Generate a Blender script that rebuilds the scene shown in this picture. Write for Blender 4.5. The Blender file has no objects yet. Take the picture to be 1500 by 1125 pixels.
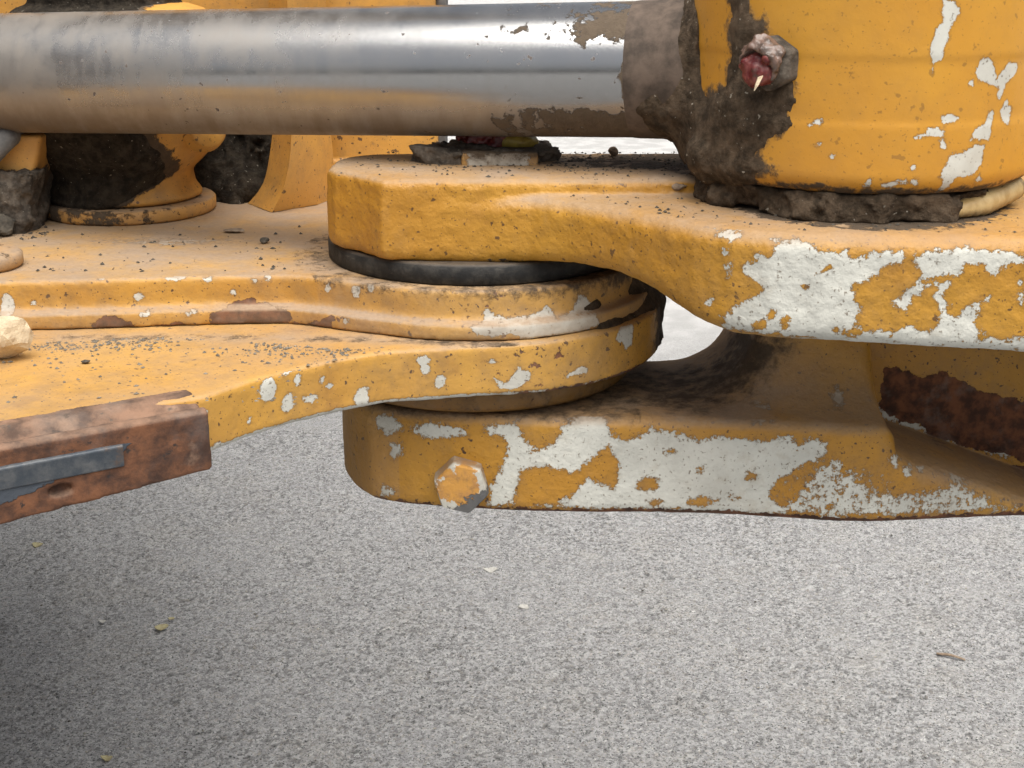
import bpy, math, random
import numpy as np
import openvdb
from mathutils import Vector

S = bpy.context.scene
COL = S.collection
PI = math.pi
R_ = math.radians

# ------------------------------------------------------------------ camera
H = 1.0                       # camera height above the asphalt
PITCH = R_(18.0)
FPX = 2000.0                  # focal length in pixels of a 1500 x 1125 frame
cam = bpy.data.cameras.new("camera")
cam_o = bpy.data.objects.new("camera", cam)
COL.objects.link(cam_o)
cam_o.location = (0, 0, H)
cam_o.rotation_euler = (PI / 2 - PITCH, 0, 0)
cam.sensor_fit = 'HORIZONTAL'
cam.sensor_width = 36
cam.lens = FPX / 1500 * 36
cam.clip_start = 0.02
cam.clip_end = 3000
S.camera = cam_o

# ------------------------------------------------------------------ sky, sun, exposure
SUN_EL, SUN_AZ = 68.0, 160.0   # azimuth clockwise from +Y (the view direction)
w = bpy.data.worlds.new("World")
S.world = w
w.use_nodes = True
wn = w.node_tree.nodes
bg = wn["Background"]
sky = wn.new("ShaderNodeTexSky")
sky.sky_type = 'NISHITA'
sky.sun_disc = False
sky.sun_elevation = R_(SUN_EL)
sky.sun_rotation = R_(SUN_AZ)
sky.dust_density = 7.0
sky.ozone_density = 1.0
hs = wn.new("ShaderNodeHueSaturation")          # thin white overcast: the sky keeps little of its blue
hs.inputs["Saturation"].default_value = 0.30
w.node_tree.links.new(sky.outputs[0], hs.inputs["Color"])
w.node_tree.links.new(hs.outputs[0], bg.inputs[0])
bg.inputs[1].default_value = 0.05
sl = bpy.data.lights.new("sun", 'SUN')
sl.energy = 1.5
sl.angle = R_(66)
sl.color = (1.0, 0.95, 0.87)
so = bpy.data.objects.new("sun", sl)
COL.objects.link(so)
ce, az = math.cos(R_(SUN_EL)), R_(SUN_AZ)
sdir = Vector((math.sin(az) * ce, math.cos(az) * ce, math.sin(R_(SUN_EL))))
so.rotation_euler = sdir.to_track_quat('Z', 'Y').to_euler()
so.location = (0, 0, 6)
S.view_settings.view_transform = 'Standard'
S.view_settings.look = 'None'
S.view_settings.exposure = 1.5
S.view_settings.gamma = 1.0

# ------------------------------------------------------------------ measuring helpers
CP, SP = math.cos(PITCH), math.sin(PITCH)

def ray(u, v):
    x = (u - 750) / FPX
    y = (562.5 - v) / FPX
    return np.array([x, CP + y * SP, -SP + y * CP])

def atz(u, v, z):
    q = ray(u, v)
    return q * (z / q[2])

def aty(u, v, y):
    q = ray(u, v)
    return q * (y / q[1])

def on_curve(u, v, xs, ys):
    y = ys[0]
    for _ in range(25):
        p = aty(u, v, y)
        y = 0.5 * y + 0.5 * float(np.interp(p[0], xs, ys))
    return aty(u, v, y)

# ------------------------------------------------------------------ noise
def _hash(i, j, k, seed):
    h = (i.astype(np.int64) * 374761393 + j.astype(np.int64) * 668265263 +
         k.astype(np.int64) * 2147483647 + seed * 974634749)
    h = (h ^ (h >> 13)) * 1274126177
    h = h ^ (h >> 16)
    return (h & 0xFFFFFF).astype(np.float32) / float(0xFFFFFF)

def vnoise(P, scale, seed=0):
    q = np.asarray(P, np.float32) * scale + 1000.0
    i = np.floor(q).astype(np.int32)
    f = q - i
    f = f * f * (3 - 2 * f)
    r = 0
    for a in (0, 1):
        wa = f[..., 0] if a else 1 - f[..., 0]
        for b in (0, 1):
            wb = f[..., 1] if b else 1 - f[..., 1]
            for c in (0, 1):
                wc = f[..., 2] if c else 1 - f[..., 2]
                r = r + wa * wb * wc * _hash(i[..., 0] + a, i[..., 1] + b, i[..., 2] + c, seed)
    return r

def fbm(P, scale, octv=4, seed=0, rough=0.5):
    t, a, n = 0, 1.0, 0
    for o in range(octv):
        t = t + a * vnoise(P, scale * 2 ** o, seed + o * 17)
        n += a
        a *= rough
    return t / n            # 0..1, mean about 0.5

# ------------------------------------------------------------------ signed distance toolkit
def smin(a, b, k):
    h = np.clip(0.5 + 0.5 * (b - a) / k, 0, 1)
    return b + (a - b) * h - k * h * (1 - h)

def smax(a, b, k):
    return -smin(-a, -b, k)

def poly_sdf(poly, A, B):
    poly = np.asarray(poly, np.float32)
    A = np.asarray(A, np.float32)
    B = np.asarray(B, np.float32)
    d = np.full(np.broadcast(A, B).shape, 1e9, np.float32)
    s = np.zeros(d.shape, bool)
    n = len(poly)
    for i in range(n):
        ax, ay = poly[i]
        bx, by = poly[(i + 1) % n]
        ex, ey = bx - ax, by - ay
        wx, wy = A - ax, B - ay
        t = np.clip((wx * ex + wy * ey) / (ex * ex + ey * ey + 1e-20), 0, 1)
        dx, dy = wx - ex * t, wy - ey * t
        d = np.minimum(d, dx * dx + dy * dy)
        c = (ay > B) != (by > B)
        if abs(ey) > 1e-12:
            s ^= c & (A < ex * (B - ay) / ey + ax)
    d = np.sqrt(d)
    return np.where(s, -d, d)

def smooth_poly(P, n=4, closed=True):
    P = np.asarray(P, float)
    out = []
    m = len(P)
    for i in range(m if closed else m - 1):
        if closed:
            p0, p1, p2, p3 = P[(i - 1) % m], P[i], P[(i + 1) % m], P[(i + 2) % m]
        else:
            p0, p1, p2, p3 = P[max(i - 1, 0)], P[i], P[i + 1], P[min(i + 2, m - 1)]
        for k in range(n):
            t = k / n
            out.append(0.5 * (2 * p1 + (p2 - p0) * t + (2 * p0 - 5 * p1 + 4 * p2 - p3) * t * t +
                              (3 * p1 - p0 - 3 * p2 + p3) * t ** 3))
    if not closed:
        out.append(P[-1])
    return np.array(out)

class Grid:
    def __init__(s, lo, hi, h):
        s.lo = np.array(lo, float)
        s.h = h
        n = np.ceil((np.array(hi) - s.lo) / h).astype(int) + 1
        s.x = (s.lo[0] + h * np.arange(n[0])).astype(np.float32)[:, None, None]
        s.y = (s.lo[1] + h * np.arange(n[1])).astype(np.float32)[None, :, None]
        s.z = (s.lo[2] + h * np.arange(n[2])).astype(np.float32)[None, None, :]
        s.n = n
    def pts(s):
        return np.stack(np.broadcast_arrays(s.x, s.y, s.z), -1)
    def plan(s, poly):
        return poly_sdf(poly, s.x[:, :, 0], s.y[:, :, 0])[:, :, None]
    def front(s, poly):
        return poly_sdf(poly, s.x[:, 0, :], s.z[:, 0, :])[:, None, :]
    def cyl(s, cx, cy, r):
        return np.sqrt((s.x - cx) ** 2 + (s.y - cy) ** 2) - r
    def slab(s, z0, z1):
        return np.abs(s.z - (z0 + z1) / 2) - (z1 - z0) / 2

def extr(d2, dz, r):
    a, b = d2 + r, dz + r
    return np.minimum(np.maximum(a, b), 0) + np.sqrt(np.maximum(a, 0) ** 2 + np.maximum(b, 0) ** 2) - r

def box_sdf(X, Y, Z, c, half, r=0.0, rot=0.0):
    x, y, z = X - c[0], Y - c[1], Z - c[2]
    if rot:
        cs, sn = math.cos(rot), math.sin(rot)
        x, y = x * cs + y * sn, -x * sn + y * cs
    qx, qy, qz = np.abs(x) - half[0] + r, np.abs(y) - half[1] + r, np.abs(z) - half[2] + r
    return (np.sqrt(np.maximum(qx, 0) ** 2 + np.maximum(qy, 0) ** 2 + np.maximum(qz, 0) ** 2) +
            np.minimum(np.maximum(np.maximum(qx, qy), qz), 0) - r)

def isosurface(g, f):
    f = np.ascontiguousarray(np.broadcast_to(f, tuple(g.n)), dtype=np.float32).copy()
    for ax in range(3):
        sl_ = [slice(None)] * 3
        for e in (0, -1):
            sl_[ax] = e
            f[tuple(sl_)] = np.maximum(f[tuple(sl_)], g.h * 0.5)
    vg = openvdb.FloatGrid(float(g.h * 3))
    vg.copyFromArray(f / g.h)
    pts, quads = vg.convertToQuads(0.0)
    return np.asarray(pts, float) * g.h + g.lo, np.asarray(quads)

# ------------------------------------------------------------------ object helpers
def thing(name, label, cat, loc, group=None):
    o = bpy.data.objects.new(name, None)
    COL.objects.link(o)
    o.location = (loc[0], loc[1], loc[2] + H)
    o.empty_display_size = 0.02
    tag(o, label, cat, group)
    return o

def tag(o, label=None, cat=None, group=None, kind=None):
    if label: o['label'] = label
    if cat: o['category'] = cat
    if group: o['group'] = group
    if kind: o['kind'] = kind
    return o

def vnormals(V, F):
    e1 = V[F[:, 2]] - V[F[:, 0]]
    e2 = V[F[:, 3 if F.shape[1] == 4 else 1]] - V[F[:, 1 if F.shape[1] == 4 else 0]]
    fn = np.cross(e1, e2) if F.shape[1] == 4 else np.cross(V[F[:, 1]] - V[F[:, 0]], V[F[:, 2]] - V[F[:, 0]])
    N = np.zeros_like(V)
    for k in range(F.shape[1]):
        np.add.at(N, F[:, k], fn)
    return N / (np.linalg.norm(N, axis=1, keepdims=True) + 1e-12)

def mesh(name, V, F, mat, parent=None, smooth=True, attrs=None, origin=None):
    """V in metres relative to the camera's foot height H; linked as one mesh object."""
    V = np.asarray(V, float)
    if parent is not None:
        o0 = np.array(world_of(parent))
    else:
        o0 = np.array(origin if origin is not None else (V[:, 0].mean(), V[:, 1].mean(), V[:, 2].min())) + np.array([0, 0, H])
    L = V + np.array([0, 0, H]) - o0
    me = bpy.data.meshes.new(name)
    if isinstance(F, np.ndarray):
        k = F.shape[1]
        me.vertices.add(len(L))
        me.vertices.foreach_set("co", L.astype(np.float32).ravel())
        me.loops.add(F.size)
        me.loops.foreach_set("vertex_index", F.astype(np.int32).ravel())
        me.polygons.add(len(F))
        me.polygons.foreach_set("loop_start", np.arange(0, F.size, k, dtype=np.int32))
        me.update(calc_edges=True)
        me.validate()
    else:
        me.from_pydata([tuple(p) for p in L], [], [tuple(f) for f in F])
        me.update()
    me.polygons.foreach_set("use_smooth", [bool(smooth)] * len(me.polygons))
    for an, av in (attrs or {}).items():
        a = me.attributes.new(an, 'FLOAT', 'POINT')
        a.data.foreach_set("value", np.asarray(av, np.float32))
    me.materials.append(mat)
    o = bpy.data.objects.new(name, me)
    COL.objects.link(o)
    if parent is not None:
        o.parent = parent
    else:
        o.location = o0
    return o

def world_of(o):
    p = np.zeros(3)
    while o is not None:
        p = p + np.array(o.location)
        o = o.parent
    return p

def solid(name, g, f, mat, parent=None, rough=0.0, rscale=150, seed=1, attr_fn=None, origin=None):
    V, F = isosurface(g, f)
    N = vnormals(V, F)
    c = V.mean(0)
    if ((V - c) * N).sum() < 0:
        F = F[:, ::-1].copy()
        N = -N
    if rough:
        n = fbm(V, rscale, 3, seed) - 0.5
        V = V + N * (n * 2 * rough)[:, None]
    at = attr_fn(V, N) if attr_fn else None
    return mesh(name, V, F, mat, parent, True, at, origin)

class MB:
    """collects simple solids into one mesh"""
    def __init__(s):
        s.v, s.f = [], []
    def add(s, V, F):
        b = len(s.v)
        s.v += [tuple(map(float, p)) for p in V]
        s.f += [tuple(i + b for i in q) for q in F]
        return s
    def loft(s, rings, close=True, cap=True):
        n = len(rings[0])
        V = [p for r in rings for p in r]
        F = []
        for i in range(len(rings) - 1):
            for j in range(n if close else n - 1):
                a, b = i * n + j, i * n + (j + 1) % n
                F.append((a, b, b + n, a + n))
        if cap:
            F.append(tuple(range(n - 1, -1, -1)))
            F.append(tuple((len(rings) - 1) * n + j for j in range(n)))
        return s.add(V, F)
    def build(s, name, mat, parent=None, smooth=False, attrs=None, origin=None):
        return mesh(name, np.array(s.v), s.f, mat, parent, smooth, attrs, origin)

def bevel(o, wd=0.002, seg=2, ang=30):
    m = o.modifiers.new("bevel", 'BEVEL')
    m.width = wd
    m.segments = seg
    m.limit_method = 'ANGLE'
    m.angle_limit = R_(ang)
    return o

def rock(name, c, size, mat, seed, parent=None, amp=0.35, facet=True, squash=(1, 1, 1), sub=2):
    """an angular chip of stone standing at c (its base)"""
    import bmesh
    bm = bmesh.new()
    bmesh.ops.create_icosphere(bm, subdivisions=sub, radius=1)
    rs = np.random.RandomState(seed)
    planes = [(Vector(rs.normal(size=3)).normalized(), 0.55 + 0.35 * rs.rand()) for _ in range(9)]
    for v in bm.verts:
        d = v.co.normalized()
        r = 1.0
        for n, o_ in planes:
            k = d.dot(n)
            if k > 0.15:
                r = min(r, o_ / k)
        v.co = d * r
    V = np.array([v.co[:] for v in bm.verts]) * size * np.array(squash)
    F = [[v.index for v in f.verts] for f in bm.faces]
    bm.free()
    V = V + (fbm(V / size, 2.0, 3, seed)[:, None] - 0.5) * size * amp * 0.4
    V[:, 2] -= V[:, 2].min()
    V = V + np.array(c)
    return mesh(name, V, F, mat, parent, not facet, None, None if parent else c)

# ------------------------------------------------------------------ materials
class NT:
    def __init__(s, name):
        s.m = bpy.data.materials.new(name)
        s.m.use_nodes = True
        s.t = s.m.node_tree
        s.b = s.t.nodes["Principled BSDF"]
        s.tc = s.t.nodes.new("ShaderNodeTexCoord").outputs["Object"]
    def node(s, typ, **kw):
        n = s.t.nodes.new(typ)
        for k, v in kw.items():
            setattr(n, k, v)
        return n
    def lk(s, a, b):
        if isinstance(a, (int, float)):
            b.default_value = a
        elif isinstance(a, (tuple, list)):
            b.default_value = tuple(a) + ((1.0,) if len(a) == 3 and len(b.default_value) == 4 else ())
        else:
            s.t.links.new(a, b)
    def noise(s, scale, detail=4, rough=0.5, stretch=None, off=0.0, dist=0.0):
        n = s.node("ShaderNodeTexNoise")
        n.inputs["Scale"].default_value = scale
        n.inputs["Detail"].default_value = detail
        n.inputs["Roughness"].default_value = rough
        n.inputs["Distortion"].default_value = dist
        mp = s.node("ShaderNodeMapping")
        mp.inputs["Location"].default_value = (off, off * 1.7, off * 0.6)
        if stretch:
            mp.inputs["Scale"].default_value = stretch
        s.t.links.new(s.tc, mp.inputs[0])
        s.t.links.new(mp.outputs[0], n.inputs["Vector"])
        return n.outputs["Fac"]
    def voro(s, scale, feature='F1', rnd=1.0, out="Distance"):
        n = s.node("ShaderNodeTexVoronoi", feature=feature)
        n.inputs["Scale"].default_value = scale
        n.inputs["Randomness"].default_value = rnd
        s.t.links.new(s.tc, n.inputs["Vector"])
        return n.outputs[out]
    def attr(s, name):
        n = s.node("ShaderNodeAttribute", attribute_name=name)
        return n.outputs["Fac"]
    def math(s, op, a, b=0.0, c=0.0, clamp=False):
        n = s.node("ShaderNodeMath", operation=op, use_clamp=clamp)
        s.lk(a, n.inputs[0]); s.lk(b, n.inputs[1]); s.lk(c, n.inputs[2])
        return n.outputs[0]
    def step(s, x, lo, hi, o0=0.0, o1=1.0):
        n = s.node("ShaderNodeMapRange")
        n.interpolation_type = 'SMOOTHSTEP'
        s.lk(x, n.inputs[0])
        for i, v in enumerate((lo, hi, o0, o1)):
            n.inputs[1 + i].default_value = v
        return n.outputs[0]
    def mix(s, f, a, b):
        n = s.node("ShaderNodeMix", data_type='RGBA')
        s.lk(f, n.inputs[0]); s.lk(a, n.inputs[6]); s.lk(b, n.inputs[7])
        return n.outputs[2]
    def mixf(s, f, a, b):
        n = s.node("ShaderNodeMix", data_type='FLOAT')
        s.lk(f, n.inputs[0]); s.lk(a, n.inputs[2]); s.lk(b, n.inputs[3])
        return n.outputs[0]
    def bump(s, h, dist, strength=1.0, normal=None):
        n = s.node("ShaderNodeBump")
        n.inputs["Strength"].default_value = strength
        n.inputs["Distance"].default_value = dist
        s.lk(h, n.inputs["Height"])
        if normal is not None:
            s.t.links.new(normal, n.inputs["Normal"])
        return n.outputs[0]
    def out(s, color, rough, normal=None, metal=None, spec=None):
        s.lk(color, s.b.inputs["Base Color"])
        s.lk(rough, s.b.inputs["Roughness"])
        if metal is not None: s.lk(metal, s.b.inputs["Metallic"])
        if spec is not None: s.lk(spec, s.b.inputs["Specular IOR Level"])
        if normal is not None: s.t.links.new(normal, s.b.inputs["Normal"])
        return s.m

YELLOW = (0.45, 0.232, 0.030)
PRIMER = (0.60, 0.60, 0.545)
RUST1, RUST2 = (0.060, 0.028, 0.018), (0.19, 0.075, 0.035)
MUD1, MUD2 = (0.036, 0.025, 0.015), (0.120, 0.085, 0.055)
DUST = (0.37, 0.272, 0.187)

def paint(name, yellow=YELLOW, cast=0.5, castscale=190, chips=0.0, specks=0.5, fine=150, rgh=0.42, stain=0.5, ragged=0.72, mudsoft=0.12, grime=0.25):
    """weathered machine paint: yellow over pale primer over rusty iron, dust and mud on top"""
    t = NT(name)
    n1 = t.noise(fine, 10, ragged)
    n2 = t.noise(32, 6, 0.6, off=3.1)
    n3 = t.noise(420, 3, 0.6, off=7.7)
    big = t.noise(9, 3, 0.5, off=1.3)
    c = t.mix(t.step(big, 0.35, 0.7), yellow, tuple(v * k for v, k in zip(yellow, (0.90, 0.84, 0.8))))
    c = t.mix(t.math('MULTIPLY', t.step(n2, 0.55, 0.8), stain), c, (0.26, 0.115, 0.03))
    sp = t.math('MULTIPLY', t.step(t.noise(230, 2, 0.5, off=5.0), 0.66, 0.72), specks)
    sp2 = t.math('MULTIPLY', t.step(t.noise(620, 2, 0.5, off=9.0), 0.66, 0.72), specks)
    c = t.mix(t.math('MAXIMUM', sp, sp2), c, (0.07, 0.035, 0.018))
    gr = t.math('ADD', t.math('MULTIPLY', t.noise(70, 8, 0.7, off=12), 0.6), t.math('MULTIPLY', t.noise(14, 4, 0.55, off=15), 0.4))
    c = t.mix(t.math('MULTIPLY', t.step(gr, 0.44, 0.66), grime), c, (0.20, 0.125, 0.06))
    # primer showing through
    pv = t.math('ADD', t.attr("peel"), t.math('MULTIPLY_ADD', n1, 2.7, -1.35 + chips))
    pm = t.step(pv, -0.05, 0.06)
    halo = t.math('MULTIPLY', t.step(pv, -0.42, -0.04), t.step(n3, 0.35, 0.65, 0.15, 0.55))
    c = t.mix(halo, c, (0.17, 0.085, 0.028))
    pr = t.mix(t.step(n2, 0.3, 0.75), PRIMER, tuple(v * 0.78 for v in PRIMER))
    pr = t.mix(t.math('MULTIPLY', t.step(n3, 0.60, 0.70), 0.75), pr, (0.12, 0.09, 0.06))
    pr = t.mix(t.math('MULTIPLY', t.step(gr, 0.50, 0.70), min(1.0, grime * 1.1)), pr, (0.30, 0.22, 0.13))
    c = t.mix(pm, c, pr)
    # bare rusty iron
    rv = t.math('ADD', t.attr("rust"), t.math('MULTIPLY_ADD', t.noise(170, 8, 0.62, off=2.2), 2.4, -1.2))
    rm = t.step(rv, -0.05, 0.05)
    rc = t.mix(t.step(t.noise(95, 6, 0.65, off=4.4), 0.38, 0.66), RUST1, RUST2)
    rc = t.mix(t.math('MULTIPLY', t.step(t.noise(60, 5, 0.6, off=6.4), 0.52, 0.7), 0.5), rc, (0.16, 0.13, 0.115))
    c = t.mix(rm, c, rc)
    # dust film
    da = t.attr("dirt")
    dm = t.math('MULTIPLY', da, t.step(t.math('ADD', t.math('MULTIPLY', n2, 0.65), t.math('MULTIPLY', n1, 0.35)), 0.2, 0.62, 0.25, 1.0), clamp=True)
    dcol = t.mix(n3, DUST, (0.23, 0.165, 0.11))
    c = t.mix(dm, c, dcol)
    # mud film
    mv = t.math('ADD', t.attr("mud"), t.math('MULTIPLY_ADD', t.noise(110, 9, 0.7, off=8.2), 2.6, -1.3))
    mm = t.step(mv, -mudsoft, mudsoft)
    mc = t.mix(t.noise(210, 6, 0.6, off=1.9), MUD1, MUD2)
    c = t.mix(mm, c, mc)
    # relief: casting grain, edges of the paint layer, grit
    h1 = t.bump(t.math('ADD', t.noise(castscale, 5, 0.55, off=0.4), t.math('MULTIPLY', n3, 0.25)), 0.0022 * cast, 0.9)
    lay = t.math('SUBTRACT', t.math('SUBTRACT', 1.0, t.math('MULTIPLY', pm, 0.5)), t.math('MULTIPLY', rm, 0.6))
    lay = t.math('ADD', lay, t.math('MULTIPLY', t.math('MULTIPLY', mm, t.noise(260, 6, 0.7)), 2.4))
    h2 = t.bump(lay, 0.00045, 1.0, h1)
    rg = t.mixf(pm, t.math('MULTIPLY_ADD', n2, 0.25, rgh - 0.12), 0.62)
    rg = t.mixf(t.math('MAXIMUM', t.math('MAXIMUM', rm, mm), t.math('MULTIPLY', dm, 0.9)), rg, 0.9)
    return t.out(c, rg, h2, spec=0.4)

def mud_mat(name, a=MUD1, b=MUD2, bumpd=0.004):
    t = NT(name)
    n = t.noise(140, 9, 0.68)
    m = t.noise(28, 4, 0.55, off=2.0)
    c = t.mix(t.step(n, 0.36, 0.68), a, b)
    c = t.mix(t.math('MULTIPLY', t.step(m, 0.5, 0.72), 0.55), c, tuple(v * 1.5 for v in b))
    c = t.mix(t.step(t.noise(380, 2, 0.5, off=4.0), 0.70, 0.74), c, (0.30, 0.27, 0.22))
    return t.out(c, t.math('MULTIPLY_ADD', n, -0.3, 0.98), t.bump(t.noise(200, 8, 0.7, off=1.0), bumpd, 0.9), spec=0.25)

def stone_mat(name, a, b, bumpd=0.002, scale=160):
    t = NT(name)
    n = t.noise(scale, 8, 0.65)
    c = t.mix(t.step(n, 0.35, 0.68), a, b)
    return t.out(c, 0.85, t.bump(n, bumpd, 0.8))

M = {}
M['arm'] = paint("cast_yellow_paint", cast=0.6, castscale=150, specks=0.85, stain=0.45, fine=210, ragged=0.76, grime=0.30)
M['lower'] = paint("worn_casting_paint", cast=0.55, castscale=210, chips=0.05, specks=1.0, stain=0.55, fine=280, ragged=0.80, mudsoft=0.45, grime=0.45)
M['plate'] = paint("plate_yellow_paint", yellow=(0.53, 0.285, 0.050), cast=0.25, chips=0.04, specks=1.0, stain=0.7, ragged=0.76, mudsoft=0.35, grime=0.50)
M['barrel'] = paint("smooth_yellow_paint", yellow=(0.57, 0.285, 0.030), cast=0.10, specks=0.4, stain=0.12, rgh=0.36, ragged=0.74, grime=0.14, mudsoft=0.25)
M['back'] = paint("background_yellow_paint", yellow=(0.62, 0.32, 0.06), cast=0.15, specks=0.9, stain=0.45, grime=0.45)
M['mud'] = mud_mat("dark_caked_mud")
M['grey_mud'] = mud_mat("dry_grey_mud", (0.05, 0.042, 0.034), (0.15, 0.125, 0.10))
M['soil'] = mud_mat("loose_dark_soil", (0.016, 0.012, 0.008), (0.060, 0.048, 0.034), 0.008)

def black_ring_mat():
    t = NT("black_worn_ring")
    n = t.noise(120, 8, 0.65)
    s = t.noise(60, 6, 0.7, stretch=(1, 1, 8), off=2)
    c = t.mix(t.step(n, 0.4, 0.7), (0.012, 0.012, 0.012), (0.040, 0.037, 0.033))
    c = t.mix(t.math('MULTIPLY', t.step(s, 0.60, 0.72), 0.6), c, (0.16, 0.14, 0.11))
    c = t.mix(t.math('MULTIPLY', t.attr("dirt"), t.step(n, 0.25, 0.6, 0.4, 1.0)), c, (0.085, 0.066, 0.048))
    return t.out(c, 0.6, t.bump(n, 0.0008, 0.8), spec=0.35)
M['ring'] = black_ring_mat()

def chrome_mat():
    t = NT("polished_dusty_rod")
    # x runs along the rod (object space is aligned with the rod), film of dust thicker towards the far end
    sep = t.node("ShaderNodeSeparateXYZ")
    t.t.links.new(t.tc, sep.inputs[0])
    fade = t.attr("dirt")
    n = t.noise(26, 7, 0.6)
    st = t.noise(70, 6, 0.65, stretch=(1.0, 0.25, 0.25), off=3)
    film = t.math('MULTIPLY', fade, t.step(t.math('ADD', t.math('MULTIPLY', n, 0.6), t.math('MULTIPLY', st, 0.4)), 0.34, 0.66, 0.12, 0.85))
    under_refl = t.math('MULTIPLY', t.attr("under"), t.step(t.math('ADD', t.math('MULTIPLY', n, 0.5), t.math('MULTIPLY', st, 0.5)), 0.30, 0.6, 0.45, 0.95))  # underside browned to paint in the dark reflection band
    mv = t.math('ADD', t.attr("mud"), t.math('MULTIPLY_ADD', t.noise(75, 9, 0.7, stretch=(1, 1, 1), off=8.2), 3.0, -1.5))
    mm = t.step(mv, -0.05, 0.05)
    sp = t.step(t.noise(190, 2, 0.5, off=5.0), 0.71, 0.75)
    c = t.mix(film, (0.40, 0.405, 0.41), (0.24, 0.205, 0.168))
    c = t.mix(under_refl, c, (0.155, 0.115, 0.080))
    film = t.math('MAXIMUM', film, under_refl)
    c = t.mix(t.math('MULTIPLY', sp, 0.8), c, (0.05, 0.03, 0.02))
    c = t.mix(mm, c, t.mix(t.noise(210, 6, 0.6), (0.06, 0.042, 0.028), (0.14, 0.105, 0.07)))
    metal = t.math('SUBTRACT', t.math('SUBTRACT', 1.0, t.math('MULTIPLY', film, 0.75)), t.math('MAXIMUM', mm, sp), clamp=True)
    rg = t.mixf(t.math('MAXIMUM', mm, sp), t.math('MULTIPLY_ADD', film, 0.45, 0.13), 0.9)
    h = t.math('ADD', t.math('MULTIPLY', mm, t.math('ADD', 0.6, t.noise(240, 6, 0.7))), t.math('MULTIPLY', t.noise(900, 2, 0.5, stretch=(8, 1, 1)), 0.03))
    return t.out(c, rg, t.bump(h, 0.0012, 0.9), metal=metal)
M['chrome'] = chrome_mat()

def rust_mat(name="rusty_steel"):
    t = NT(name)
    n = t.noise(60, 9, 0.68)
    m = t.noise(22, 5, 0.6, off=3)
    c = t.mix(t.step(n, 0.36, 0.66), (0.055, 0.030, 0.022), (0.185, 0.080, 0.040))
    c = t.mix(t.math('MULTIPLY', t.step(m, 0.48, 0.66), 0.75), c, (0.10, 0.082, 0.076))
    c = t.mix(t.math('MULTIPLY', t.step(t.noise(40, 6, 0.6, off=6), 0.55, 0.7), 0.8), c, (0.25, 0.16, 0.11))
    c = t.mix(t.step(t.noise(130, 6, 0.6, off=8), 0.62, 0.7), c, (0.035, 0.028, 0.026))
    bl = t.math('ADD', t.attr("blue"), t.math('MULTIPLY_ADD', t.noise(80, 8, 0.65, off=5), 2.2, -1.1))
    bm_ = t.step(bl, -0.05, 0.05)
    c = t.mix(bm_, c, t.mix(n, (0.040, 0.052, 0.070), (0.085, 0.095, 0.11)))
    da = t.math('MULTIPLY', t.attr("dirt"), t.step(n, 0.3, 0.65, 0.2, 0.9))
    c = t.mix(da, c, (0.34, 0.25, 0.185))
    return t.out(c, t.mixf(bm_, 0.82, 0.45), t.bump(t.math('ADD', n, t.math('MULTIPLY', bm_, 0.4)), 0.0016, 0.9), spec=0.3)
M['rust'] = rust_mat()

def strip_mat():
    t = NT("blue_grey_steel")
    n = t.noise(110, 8, 0.65)
    c = t.mix(t.step(n, 0.35, 0.7), (0.050, 0.062, 0.078), (0.125, 0.13, 0.135))
    c = t.mix(t.step(t.noise(50, 7, 0.65, off=4), 0.60, 0.74), c, (0.13, 0.085, 0.06))
    return t.out(c, 0.5, t.bump(n, 0.0008, 0.8), metal=0.25)
M['strip'] = strip_mat()

def bolt_mat():
    t = NT("chipped_bolt")
    n1 = t.noise(190, 9, 0.66)
    pv = t.math('ADD', t.attr("peel"), t.math('MULTIPLY_ADD', n1, 2.2, -1.1))
    bv = t.math('ADD', t.attr("bare"), t.math('MULTIPLY_ADD', t.noise(170, 8, 0.7, off=4), 2.6, -1.3))
    c = t.mix(t.step(t.noise(120, 5, 0.6, off=2), 0.4, 0.75), (0.50, 0.25, 0.05), (0.36, 0.18, 0.065))
    c = t.mix(t.math('MULTIPLY', t.step(t.noise(160, 7, 0.7, off=9), 0.45, 0.65), 0.6), c, (0.20, 0.11, 0.05))
    c = t.mix(t.step(pv, -0.05, 0.05), c, t.mix(t.noise(300, 5, 0.6), (0.30, 0.27, 0.22), PRIMER))
    bare = t.step(bv, -0.05, 0.05)
    c = t.mix(bare, c, t.mix(n1, (0.05, 0.052, 0.055), (0.15, 0.145, 0.14)))
    c = t.mix(t.math('MULTIPLY', t.attr("dirt"), t.step(n1, 0.3, 0.6, 0.4, 0.95)), c, (0.27, 0.18, 0.11))
    return t.out(c, 0.6, t.bump(t.math('ADD', n1, t.math('MULTIPLY', bare, -0.8)), 0.0008, 0.9))
M['bolt'] = bolt_mat()

def grease_mat(name, a, b, rough=0.3, scale=220, sss=0.03):
    t = NT(name)
    n = t.noise(scale, 6, 0.6)
    m = t.noise(scale * 0.5, 5, 0.6, off=5)
    c = t.mix(t.step(n, 0.38, 0.66), a, b)
    c = t.mix(t.math('MULTIPLY', t.step(m, 0.58, 0.7), 0.8), c, (0.05, 0.03, 0.02))
    t.b.inputs["Subsurface Weight"].default_value = sss
    t.b.inputs["Subsurface Radius"].default_value = (0.004, 0.002, 0.001)
    return t.out(c, rough, t.bump(n, 0.0012, 0.7))
M['red_grease'] = grease_mat("red_grease", (0.10, 0.009, 0.012), (0.21, 0.055, 0.045))
M['pale_grease'] = grease_mat("dirty_pale_grease", (0.15, 0.095, 0.075), (0.085, 0.062, 0.05), 0.2)
M['olive_grease'] = grease_mat("olive_grease", (0.40, 0.30, 0.06), (0.30, 0.21, 0.05), 0.35)
M['cream_grease'] = grease_mat("cream_grease", (0.50, 0.38, 0.19), (0.38, 0.26, 0.11), 0.35, 90)
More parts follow.
